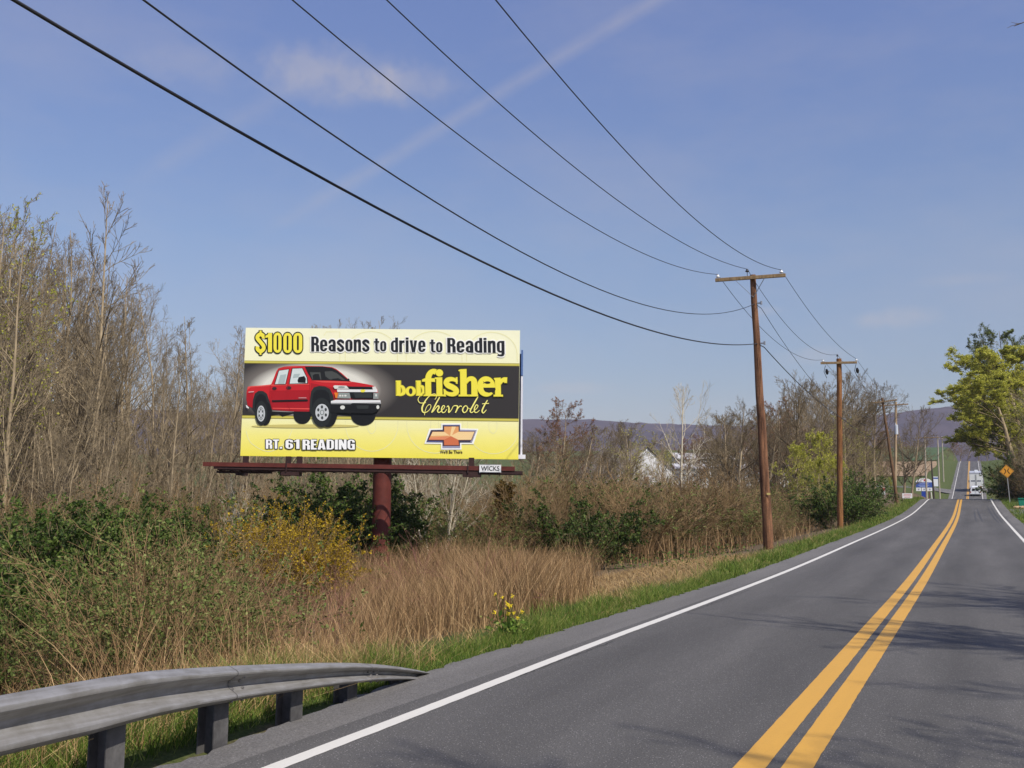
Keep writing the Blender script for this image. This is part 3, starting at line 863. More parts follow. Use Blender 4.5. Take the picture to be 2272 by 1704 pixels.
    a.poly([(1326, 364), (1482, 364), (1486, 392), (1470, 420), (1446, 436), (1430, 424), (1398, 432), (1352, 420), (1332, 396)])
    a.ell(1382, 298, 38, 17); a.poly([(1352, 298), (1324, 280), (1332, 298), (1325, 315)])
    art_part(a, 'name_lettering', 'fat yellow serif name lettering')
    a = Art(Z3, start=.030, step=.00015); a.ink('cream', (246, 238, 128))
    for p, w in (([(690, 520), (712, 480), (695, 447), (655, 452), (600, 492), (550, 560), (520, 630), (530, 682), (570, 688), (620, 650), (637, 602), (612, 586), (578, 622), (558, 680), (550, 726)], [8, 8, 8, 9, 12, 18, 20, 18, 10, 8, 8, 8, 8, 8, 6]),
                 ([(570, 560), (500, 565), (470, 532), (475, 497), (496, 478)], [10, 10, 10, 9, 7]),
                 ([(645, 692), (700, 580), (752, 488)], [16, 17, 14]), ([(662, 680), (702, 628), (732, 602), (742, 625), (722, 668), (740, 690), (770, 672)], [8, 12, 16, 18, 16, 12, 8]),
                 ([(770, 672), (802, 640), (816, 610), (796, 600), (776, 640), (782, 684), (812, 688), (846, 645)], [7, 9, 11, 11, 16, 14, 10, 8]),
                 ([(843, 622), (862, 605), (873, 640), (868, 690), (902, 658), (928, 608)], [7, 14, 18, 15, 10, 9]),
                 ([(928, 608), (955, 600), (985, 610), (975, 655), (955, 694)], [8, 12, 17, 17, 13]), ([(968, 672), (992, 632), (1018, 606), (1040, 612)], [8, 10, 12, 14]),
                 ([(1092, 600), (1066, 620), (1050, 660), (1066, 690), (1096, 680), (1116, 640), (1106, 608), (1088, 600)], [11, 14, 17, 14, 11, 13, 11, 8]), ([(1110, 618), (1135, 640), (1160, 640)], 7),
                 ([(1148, 655), (1200, 585), (1256, 484)], [7, 8, 8]), ([(1256, 484), (1230, 520), (1180, 610), (1150, 668), (1166, 692), (1196, 675)], [8, 14, 17, 17, 12, 8]),
                 ([(1196, 672), (1232, 640), (1252, 606), (1232, 590), (1207, 630), (1207, 680), (1236, 690), (1272, 660)], [7, 9, 11, 11, 16, 14, 10, 7]),
                 ([(1378, 528), (1335, 600), (1305, 668), (1322, 696), (1362, 655)], [12, 17, 18, 14, 7]), ([(1308, 577), (1396, 571)], 10)):
        a.stroke(p, w, climb=1e-5)
    art_part(a, 'script_lettering', 'thin cream handwritten script')
    # emblem
    a = Art(Z3, start=.012)
    cross = [(785, 850), (1012, 850), (1012, 915), (1230, 920), (1165, 1085), (1010, 1085), (1010, 1155), (780, 1155), (780, 1083), (568, 1080), (632, 918), (785, 915)]
    a.ink('halo', (244, 243, 232)); c0 = np.array((898, 1000))
    a.poly([tuple(c0 + (np.array(p) - c0) * 1.02 + np.sign(np.array(p) - c0) * 16) for p in cross])
    a.ink('steel_dark', (58, 58, 78)); a.poly(cross)
    a.ink('steel', (150, 150, 172)); a.poly([(1014, 917), (1228, 921), (1164, 1082), (1146, 1070), (1202, 936), (1000, 934)])
    a.poly([(782, 1128), (1008, 1128), (1008, 1153), (782, 1153)]); a.ink('steel_mid', (92, 96, 138)); a.poly([(572, 1078), (780, 1080), (782, 1066), (590, 1062)])
    a.poly([(790, 853), (1008, 853), (1004, 866), (796, 866)])
    a.ink('brown_line', (96, 48, 40)); a.poly([(800, 868), (1000, 868), (1000, 934), (1208, 936), (1164, 1054), (996, 1056), (1004, 1124), (796, 1124), (794, 1054), (594, 1052), (648, 934), (800, 934)])
    a.ink('amber', (226, 160, 100)); a.poly([(806, 874), (994, 874), (994, 941), (1200, 942), (1156, 1047), (988, 1048), (996, 1116), (804, 1116), (801, 1046), (602, 1045), (654, 942), (806, 942)])
    a.ink('amber_pale', (243, 208, 148)); a.poly([(890, 995), (994, 941), (1200, 942), (1156, 1047), (990, 1047)]); a.poly([(880, 995), (905, 874), (960, 874), (905, 990)])
    a.poly([(654, 942), (806, 942), (880, 992), (628, 996)])
    a.ink('amber_deep', (206, 112, 70)); a.poly([(890, 1000), (988, 1048), (996, 1116), (804, 1116), (801, 1046)]); a.ink('amber_red', (222, 138, 96)); a.poly([(602, 1045), (612, 1020), (870, 1000), (801, 1046)])
    art_part(a, 'emblem', 'orange cross-shaped emblem with a steel rim')
    # the pictured pickup
    a = Art(Z2, start=.012, step=.0005)
    BLK = ('tyre_black', (17, 18, 18))
    a.ink('ground_shade', (205, 192, 112)); a.ell(900, 950, 780, 26)
    a.ink(*BLK)
    a.poly([(150, 690), (420, 740), (700, 748), (980, 735), (1000, 790), (1270, 750), (1560, 770), (1960, 730), (1935, 772), (1880, 800), (1560, 805), (1380, 792), (1270, 830), (1000, 800), (720, 772), (640, 795), (570, 815), (520, 780), (420, 800), (180, 740)])
    a.ell(858, 790, 128, 130); a.ell(1738, 800, 178, 144)
    RED, RDK, RLT = ('truck_red', (196, 30, 36)), ('truck_red_deep', (166, 18, 28)), ('truck_red_light', (224, 78, 70))
    a.ink(*RED)
    a.poly([(65, 385), (110, 375), (300, 362), (405, 350), (440, 270), (480, 165), (510, 118), (600, 92), (760, 80), (900, 82), (1150, 86), (1290, 101), (1352, 128), (1430, 188), (1530, 278), (1560, 308), (1700, 330), (1860, 360), (1922, 385), (1952, 440), (1955, 565), (1560, 580), (1330, 580), (1270, 612), (980, 742), (720, 738), (430, 718), (400, 682), (140, 692), (65, 652), (48, 560), (50, 470)])
    a.ink(*RDK); a.poly([(393, 440), (970, 432), (972, 610), (978, 742), (720, 738), (430, 718), (400, 640)]); a.poly([(52, 480), (150, 470), (140, 692), (65, 652), (48, 560)])
    a.poly([(985, 330), (1320, 400), (1320, 470), (1230, 395), (1090, 372), (1010, 400), (975, 470)])
    a.ink(*RLT); a.poly([(70, 383), (405, 352), (402, 372), (110, 392), (60, 430)]); a.poly([(990, 296), (1500, 308), (1600, 326), (1400, 330), (1150, 322)]); a.poly([(520, 116), (760, 84), (895, 86), (700, 100)])
    a.poly([(425, 688), (970, 694), (974, 712), (430, 700)]); a.poly([(405, 352), (640, 348), (640, 362), (402, 372)]); a.poly([(668, 348), (960, 340), (962, 356), (664, 362)])
    a.ink('glass_black', (24, 24, 24)); a.poly([(896, 92), (1150, 92), (1290, 110), (1370, 152), (1548, 306), (1250, 292), (1000, 290), (940, 190)])
    a.ink('glass_grey', (70, 72, 68)); a.poly([(1182, 165), (1290, 158), (1360, 190), (1480, 288), (1260, 280), (1195, 235)]); a.poly([(968, 176), (1122, 176), (1136, 284), (1006, 284)])
    a.ink('glass_black', (24, 24, 24)); a.poly([(1010, 222), (1040, 200), (1100, 200), (1122, 284), (1016, 284)]); a.poly([(1290, 270), (1380, 262), (1440, 288), (1300, 290)])
    a.ink('seal', (40, 30, 30)); a.poly([(512, 148), (672, 126), (620, 352), (452, 354)]); a.poly([(708, 116), (864, 112), (936, 256), (942, 340), (664, 348)])
    a.ink('window_pale', (206, 216, 210)); a.poly([(522, 154), (662, 134), (612, 344), (464, 346)]); a.poly([(718, 124), (858, 120), (924, 258), (930, 332), (676, 340)])
    a.ink('window_mid', (168, 182, 178)); a.poly([(540, 215), (630, 203), (600, 344), (505, 345), (520, 280)]); a.poly([(740, 200), (830, 196), (800, 250), (720, 262)])
    a.ink(*BLK); a.poly([(790, 292), (808, 246), (888, 230), (912, 270), (906, 330), (800, 326)]); a.poly([(1512, 275), (1530, 264), (1546, 280), (1540, 302)])
    a.ink('handle', (52, 32, 34)); a.ell(456, 408, 34, 22); a.ell(664, 400, 38, 24)
    a.ink(*RDK); a.stroke([(404, 352), (392, 430), (390, 560), (428, 716)], 7); a.stroke([(650, 350), (640, 430), (645, 600), (690, 735)], 4); a.stroke([(966, 335), (968, 520), (974, 735)], 6)
    a.ink(*BLK); a.poly([(420, 578), (936, 566), (942, 592), (424, 602)])
    a.ink('badge', (205, 160, 158)); a.stroke([(806, 545), (920, 545)], 10, False); a.stroke([(80, 462), (160, 455)], 14, False)
    a.ink('arch', (36, 40, 38)); a.poly([(140, 692), (147, 570), (172, 482), (225, 444), (292, 446), (348, 486), (384, 590), (428, 748), (300, 765), (180, 745)])
    a.poly([(965, 725), (972, 570), (988, 452), (1026, 394), (1100, 374), (1190, 380), (1262, 418), (1302, 498), (1320, 565), (1270, 622), (1270, 760), (990, 795)])
    a.ink(*BLK); a.poly([(170, 692), (176, 580), (200, 520), (240, 490), (290, 492), (330, 530), (356, 620), (390, 748), (300, 762), (190, 742)])
    a.poly([(1000, 720), (1004, 570), (1022, 480), (1060, 435), (1130, 424), (1200, 436), (1246, 480), (1262, 560), (1262, 750), (1010, 790)])
    a.ell(322, 764, 94, 174); a.ink('tyre_wall', (34, 38, 36)); a.ell(266, 764, 88, 176); a.ink('rim', (196, 200, 198)); a.ell(264, 770, 57, 114); a.ink('rim_mid', (128, 136, 132)); a.ell(262, 770, 44, 94)
    a.ink('rim', (196, 200, 198)); a.ell(262, 770, 36, 80)
    a.ink('gap', (58, 62, 60))
    for k in range(6): a.ell(262 + 26 * math.cos(k * math.pi / 3 + .5), 770 + 58 * math.sin(k * math.pi / 3 + .5), 9, 19, 10)
    a.ink(*BLK); a.ell(1230, 768, 138, 198); a.ink('tyre_wall', (34, 38, 36)); a.ell(1140, 755, 144, 210); a.ink(*BLK); a.ell(1146, 755, 108, 138); a.ink('rim', (196, 200, 198)); a.ell(1147, 755, 97, 122)
    a.ink('gap', (58, 62, 60))
    for k in range(6): a.ell(1147 + 62 * math.cos(k * math.pi / 3 + .5), 755 + 78 * math.sin(k * math.pi / 3 + .5), 17, 24, 12)
    a.ink('rim_mid', (128, 136, 132)); a.ell(1147, 755, 32, 40); a.ink('rim', (196, 200, 198)); a.ell(1147, 755, 20, 26)
    a.ink(*BLK); a.poly([(1505, 375), (1540, 382), (1872, 388), (1895, 562), (1590, 560), (1530, 490)])
    a.ink('lamp', (214, 216, 206)); a.poly([(1308, 378), (1330, 366), (1500, 372), (1538, 416), (1332, 416)]); a.poly([(1874, 388), (1918, 380), (1946, 430), (1882, 430)])
    a.ink('lamp_mid', (140, 146, 140)); a.poly([(1386, 470), (1545, 474), (1562, 556), (1368, 552)]); a.poly([(1890, 474), (1957, 474), (1962, 562), (1886, 562)]); a.ell(1430, 392, 50, 14)
    a.ink('lamp', (214, 216, 206)); a.ell(1410, 515, 16, 12); a.ell(1445, 516, 12, 12); a.ell(1485, 515, 18, 13); a.ell(1928, 510, 12, 20)
    a.ink('amber_lamp', (226, 122, 36)); a.poly([(1325, 470), (1382, 470), (1366, 550), (1340, 546)])
    a.ink('chrome', (226, 226, 222)); a.poly([(1364, 424), (1946, 428), (1950, 464), (1370, 462)]); a.ink('grille_mesh', (44, 48, 46)); a.poly([(1600, 476), (1868, 480), (1872, 545), (1630, 545)])
    a.ink('yellow', (240, 226, 70)); a.poly([(1698, 442), (1722, 428), (1755, 426), (1780, 444), (1752, 466), (1718, 466)])
    a.ink(*BLK); a.poly([(1272, 634), (1560, 636), (1590, 620), (1998, 636), (1994, 690), (1932, 748), (1880, 772), (1560, 768), (1268, 758)])
    a.ink('chrome', (226, 226, 222)); a.poly([(1276, 592), (1345, 575), (1988, 580), (2000, 634), (1592, 622), (1560, 638), (1276, 636)]); a.ink('chrome_low', (138, 140, 138)); a.poly([(1276, 618), (1560, 618), (1990, 612), (2000, 634), (1592, 622), (1560, 638), (1276, 636)])
    a.ink('lamp', (214, 216, 206)); a.ell(1444, 684, 34, 28); a.ell(1953, 680, 21, 28)
    a.ink('grille_mesh', (44, 48, 46)); a.poly([(1640, 655), (1820, 655), (1815, 705), (1660, 705)]); a.ink('chrome', (226, 226, 222)); a.poly([(46, 648), (62, 654), (92, 688), (84, 700), (54, 682)])
    art_part(a, 'truck_picture', 'printed picture of a red four-door pickup truck')
    # ---- structure: pole, beam, uprights, walkway
    mb = MB(); mb.tube([(0.02, .55, -1.2), (0.02, .55, z0 - BH / 2 + .9)], .268, 28)
    part(mb, 'pole', M_red)
    mb = MB(); mb.box((0, .40, z0 - .9), (BW - .5, .16, .3)); mb.box((0, .40, z0 + .9), (BW - .5, .16, .3)); part(mb, 'main_beam', M_dark)
    zb = z0 - BH / 2
    for x in (-3.86, -2.62, -2.30, 2.66):
        mb = MB(); mb.box((x, .02, zb - .26), (.15, .10, .56)); mb.box((x, -.35, zb - .50), (.10, .85, .10)); part(mb, 'bracket', M_dark)
    # walkway: red edge angle and dark grating behind it
    wx0, wx1 = -4.80, 3.92
    mb = MB()
    mb.prism([(wx0, -.92, zb - .195), (wx1, -.92, zb - .255), (wx1, -.92, zb - .375), (wx0, -.92, zb - .310)], (0, .03, 0))
    part(mb, 'walkway_edge', M_red)
    nb = 30
    mb = MB()
    for y, wb in ((-.74, .24), (-.38, .07)):
        mb.bar((wx0 + .4, y, zb - .40), (wx1 + .22, y, zb - .465), wb, .035)
    for k in range(nb):
        x = wx0 + .45 + (wx1 - wx0 - .3) * k / (nb - 1); zz = zb - .40 - .08 * k / (nb - 1)
        mb.bar((x, -.86, zz - .03), (x, -.3, zz - .03), .012, .02)
    part(mb, 'walkway_grating', M_dark)
    mb = MB(); mb.prism([(wx0 + .30, -.895, zb - .312), (wx1 + .22, -.895, zb - .378), (wx1 + .22, -.895, zb - .475), (wx0 + .30, -.895, zb - .385)], (0, .03, 0)); part(mb, 'walkway_lower_rail', M_dark)
    for x in (-2.45, 2.62):
        mb = MB(); mb.box((x, -.93, zb - .30), (.03, .03, .30)); mb.box((x + .1, -.70, zb - .50), (.5, .42, .10)); part(mb, 'walkway_joint', M_dark)
    mb = MB(); mb.box((-3.7, -.62, zb - .465), (1.5, .3, .06)); part(mb, 'cable_tray', M_dark)
    # name plate of the owner
    zpl = zb - .315
    mb = MB(); mb.box((3.24, -.945, zpl), (.60, .02, .225)); pl = part(mb, 'owner_plate', plain('plate_white', (.78, .78, .75), .5))
    a = Art(lambda x, y: (x, y), start=.957, step=.001)
    a.ink('black', (22, 24, 14))
    for p in ([(2.95, zpl + .10), (3.53, zpl + .10), (3.53, zpl + .108), (2.95, zpl + .108)], [(2.95, zpl - .108), (3.53, zpl - .108), (3.53, zpl - .10), (2.95, zpl - .10)]): a.poly(p, raw=True)
    a.text('WICKS', (2.985, zpl + .066, 3.495, zpl - .062), .014, None, ('black', (22, 24, 14)))
    a.build('plate_lettering', a.mats, pl)
build_billboard()

# ================================================================== utility poles and wires
def wood(name, dark, light, upper=None):
    return noisy(name, dark, light, scale=2.2, detail=7, stretch=(6, 6, .45), rough=.9, bump=.5, bscale=14, fine=(26, .3))
M_pole1 = wood('pole_wood_reddish', lin(70, 46, 32), lin(146, 104, 74))
M_pole2 = wood('pole_wood_orange', lin(92, 58, 34), lin(156, 108, 64))
M_pole3 = wood('pole_wood_brown', lin(92, 68, 48), lin(122, 94, 66))
M_pole4 = wood('pole_wood_pale', lin(150, 126, 96), lin(186, 164, 132))
M_pole5 = wood('pole_wood_grey', lin(150, 140, 122), lin(184, 174, 156))
M_arm = wood('crossarm_wood', lin(128, 104, 74), lin(168, 142, 104))
M_iron = plain('galvanised_bracket', (.30, .31, .33), .5, .6)
M_black = plain('wire_black', (.02, .02, .022), .6)
M_porc = plain('porcelain_white', (.82, .82, .80), .15)
M_darkporc = plain('porcelain_dark', (.03, .028, .03), .2)

def insulator(root, p, mat=M_porc, s=1.0, long_pin=0.16):
    mb = MB(); mb.tube([(p[0], p[1], p[2] - long_pin), (p[0], p[1], p[2] - .02)], .012 * s, 6)
    mb.tube([(p[0], p[1], p[2] - .07 * s), (p[0], p[1], p[2] - .055 * s), (p[0], p[1], p[2] - .02 * s), (p[0], p[1], p[2]), (p[0], p[1], p[2] + .03 * s)],
            [.055 * s, .075 * s, .06 * s, .035 * s, .045 * s], 10)
    return mb.build('insulator', mat, root)

def utility_pole(base, top, r0, r1, mat, label, arm=None, ins=(), braces=True, centre_pin=None, group='utility poles along the road'):
    root = empty('utility_pole', base, 0, label, 'utility pole', group)
    b = Vector(base); L = lambda p: Vector(p) - b
    t = L(top); n = 9
    mb = MB()
    pts = [t * (k / n) + Vector((math.sin(k * 2.1 + base[1]) * .012, 0, 0)) for k in range(n + 1)]
    pts[0] = Vector((0, 0, -.6))
    mb.tube(pts, [r0 + (r1 - r0) * k / n for k in range(n + 1)], 14)
    mb.build('shaft', mat, root)
    if arm:
        a0, a1 = L(arm[0]), L(arm[1])
        mb = MB(); mb.bar(a0, a1, .10, .125); mb.build('crossarm', M_arm, root, .008)
        if braces:
            mid = (a0 + a1) / 2
            at_pole = t * ((mid.z - .72) / t.z) + Vector((0, -r1 - .02, 0))
            for sgn in (a0, a1):
                q = mid + (sgn - mid) * .42
                mb = MB(); mb.bar(q + Vector((0, -.06, -.06)), at_pole, .035, .012); mb.build('brace', M_iron, root)
    for p in ins: insulator(root, L(p))
    if centre_pin:
        p = L(centre_pin); insulator(root, p, M_darkporc, 1.0, .34)
    return root

Y1 = 37.6
p1 = utility_pole((-6.74, Y1, gz(-6.74, Y1)), (-7.13, Y1, 10.02), .185, .105, M_pole1,
                  'tall reddish-brown leaning utility pole with a crossarm, nearest to the camera',
                  ((-8.47, Y1 - .17, 9.90), (-5.93, Y1 - .17, 9.88)), ins=((-8.38, Y1 - .17, 10.07), (-6.08, Y1 - .17, 10.05)), centre_pin=(-7.33, Y1, 10.22))
Y2 = 61.0
p2 = utility_pole((-6.97, Y2, gz(-6.97, Y2)), (-6.78, Y2, 9.95), .165, .14, M_pole2,
                  'straight orange-brown utility pole with a crossarm, second from the camera',
                  ((-7.78, Y2 - .17, 9.72), (-5.80, Y2 - .17, 9.67)), ins=((-7.65, Y2 - .17, 9.88), (-5.83, Y2 - .17, 9.84)), centre_pin=(-6.87, Y2, 10.16), braces=False)
Y3 = 109.0
p3 = utility_pole((-6.97, Y3, gz(-6.97, Y3)), (-8.11, Y3, 12.3), .16, .11, M_pole3,
                  'strongly leaning dark brown utility pole in front of a pale pole',
                  ((-9.10, Y3 - .15, 11.80), (-6.70, Y3 - .15, 12.05)), ins=((-8.98, Y3 - .15, 12.0), (-6.8, Y3 - .15, 12.2)), braces=False)
Y4 = 125.0
p4 = utility_pole((-8.26, Y4, gz(-8.26, Y4)), (-7.82, Y4, 13.35), .17, .13, M_pole4,
                  'pale straight utility pole carrying a grey transformer can',
                  ((-9.6, Y4 - .17, 12.95), (-6.5, Y4 - .17, 13.05)), ins=((-9.4, Y4 - .17, 13.1),), braces=False)
mb = MB(); mb.tube([(.40, -.42, 7.55), (.40, -.42, 8.55)], .20, 16); mb.tube([(.40, -.42, 8.55), (.40, -.42, 8.62)], [.215, .17], 16); mb.tube([(.34, -.42, 8.6), (.34, -.42, 8.85)], .04, 8)
mb.build('transformer', plain('transformer_grey', (.52, .56, .60), .4), p4)
for k, (px, Y, ytop, ybase, mat, lab) in enumerate((
        (2056, 186.0, 968, 1108, M_pole5, 'pale grey utility pole with a crossarm standing in front of the arched sign'),
        (2085, 238.0, 968, 1108, M_pole5, 'slim grey utility pole beyond the crest, right of the arched sign'),
        (2095, 300.0, 972, 1040, M_pole5, 'faint distant utility pole at the edge of the green field'))):
    d = ray(px, 1100); x = d[0] / d[1] * Y
    dt = ray(px, ytop); zt = EYE + dt[2] / dt[1] * Y
    wd = {0: 1.55, 1: .9, 2: .8}[k]
    utility_pole((x, Y, gz(x, Y)), (x, Y, zt), .16, .13, mat, lab, ((x - wd, Y - .16, zt - .28), (x + wd, Y - .16, zt - .22)),
                 ins=((x - wd * .9, Y - .16, zt - .1), (x + wd * .9, Y - .16, zt - .06)), braces=False)
# dark leaning stub pole between them, with a white guy marker
d = ray(2073, 1104); Yl = 205.; xl = d[0] / d[1] * Yl
d2 = ray(2066, 1018); sp = empty('utility_pole', (xl, Yl, gz(xl, Yl)), 0, 'short dark leaning pole with a white marker at its foot', 'utility pole', 'utility poles along the road')
zt = EYE + d2[2] / d2[1] * Yl - gz(xl, Yl)
mb = MB(); mb.tube([(0, 0, -.5), (d2[0] / d2[1] * Yl - xl, 0, zt)], [.20, .11], 10); mb.build('shaft', wood('pole_wood_black', (.05, .04, .032), (.08, .065, .05)), sp)
mb = MB(); mb.tube([(-.38, -.2, 1.1), (-.52, -.2, 2.6)], .09, 8); mb.build('guy_marker', plain('marker_white', (.75, .72, .66), .5), sp)

def wire(name, spans, r, label):
    cu = bpy.data.curves.new(name, 'CURVE'); cu.dimensions = '3D'; cu.bevel_depth = r; cu.bevel_resolution = 1
    pts = []
    for a, b, sag in spans:
        a, b = np.array(a, float), np.array(b, float)
        ts = np.linspace(0, 1, 41)
        for t in ts[(1 if pts else 0):]:
            p = a + (b - a) * t; p[2] -= 4 * sag * t * (1 - t); pts.append(p)
    s = cu.splines.new('POLY'); s.points.add(len(pts) - 1)
    for i, p in enumerate(pts): s.points[i].co = (*p, 1)
    ob = bpy.data.objects.new('t', cu); COL.objects.link(ob)
    me = bpy.data.meshes.new_from_object(ob.evaluated_get(bpy.context.evaluated_depsgraph_get()))
    bpy.data.objects.remove(ob); bpy.data.curves.remove(cu)
    me.materials.clear(); me.materials.append(M_black)
    o = link(name, me); return tag(o, label, 'wire', 'overhead wires')
W = 'power_wire'
wire(W, [((-7.44, -4, 9.66), (-8.38, Y1 - .17, 10.11), 1.92), ((-8.38, Y1 - .17, 10.11), (-7.65, Y2 - .17, 9.91), .95), ((-7.65, Y2 - .17, 9.91), (-8.98, Y3 - .15, 12.03), .5)], .010,
     'overhead wire running to the left end of the nearest crossarm')
wire(W, [((-7.28, -4, 10.53), (-7.33, Y1, 10.26), 1.83), ((-7.33, Y1, 10.26), (-6.87, Y2, 10.2), .95), ((-6.87, Y2, 10.2), (-8.11, Y3, 12.3), .5)], .010,
     'overhead wire running to the dark pin on top of the nearest pole')
wire(W, [((-5.18, -4, 10.14), (-6.08, Y1 - .17, 10.09), 1.97), ((-6.08, Y1 - .17, 10.09), (-5.83, Y2 - .17, 9.88), .45), ((-5.83, Y2 - .17, 9.88), (-6.8, Y3 - .15, 12.22), .5)], .010,
     'overhead wire running to the right end of the nearest crossarm')
wire(W, [((-6.66, -4, 7.85), (-7.05, Y1 - .1, 8.93), 2.48), ((-6.93, Y1 - .1, 8.93), (-6.97, Y2 - .16, 7.22), .35), ((-6.97, Y2 - .16, 7.22), (-7.8, Y3, 9.6), .6)], .0105,
     'sagging overhead wire tied to the nearest pole below its crossarm')
wire(W, [((-7.17, -4, 6.76), (-7.0, Y1 - .15, 7.45), 1.56), ((-6.86, Y1 - .1, 7.45), (-6.7, Y2 - .16, 6.55), .25), ((-6.7, Y2 - .16, 6.55), (-7.6, Y3, 8.4), .6)], .017,
     'lowest and thickest overhead cable, meeting the nearest pole halfway up')
for (x, z) in ((-6.93, 8.95), (-6.84, 7.47)):
    mb = MB(); mb.box((x + 6.74 + .03, -.05, z - gz(-6.74, Y1)), (.16, .05, .05)); mb.tube([(x + 6.84, -.05, z - gz(-6.74, Y1) - .06), (x + 6.84, -.05, z - gz(-6.74, Y1) + .07)], .035, 8); mb.build('wire_clamp', M_iron, p1)
mb = MB(); mb.box((.06, -.18, 1.95), (.12, .012, .07)); mb.build('number_tag', plain('tag_yellow', (.62, .50, .16), .5), p1)
for sx in (-.55, 1.12):
    mb = MB(); mb.tube([(sx, .25, 9.02), (sx + .02, .3, 8.86), (sx + .03, .35, 8.72)], [.05, .10, .05], 10); mb.tube([(sx - .02, 0, 9.2), (sx - .12, .1, 8.85), (sx, .3, 8.5)], .015, 6); mb.build('cutout_fuse', M_darkporc, p2)

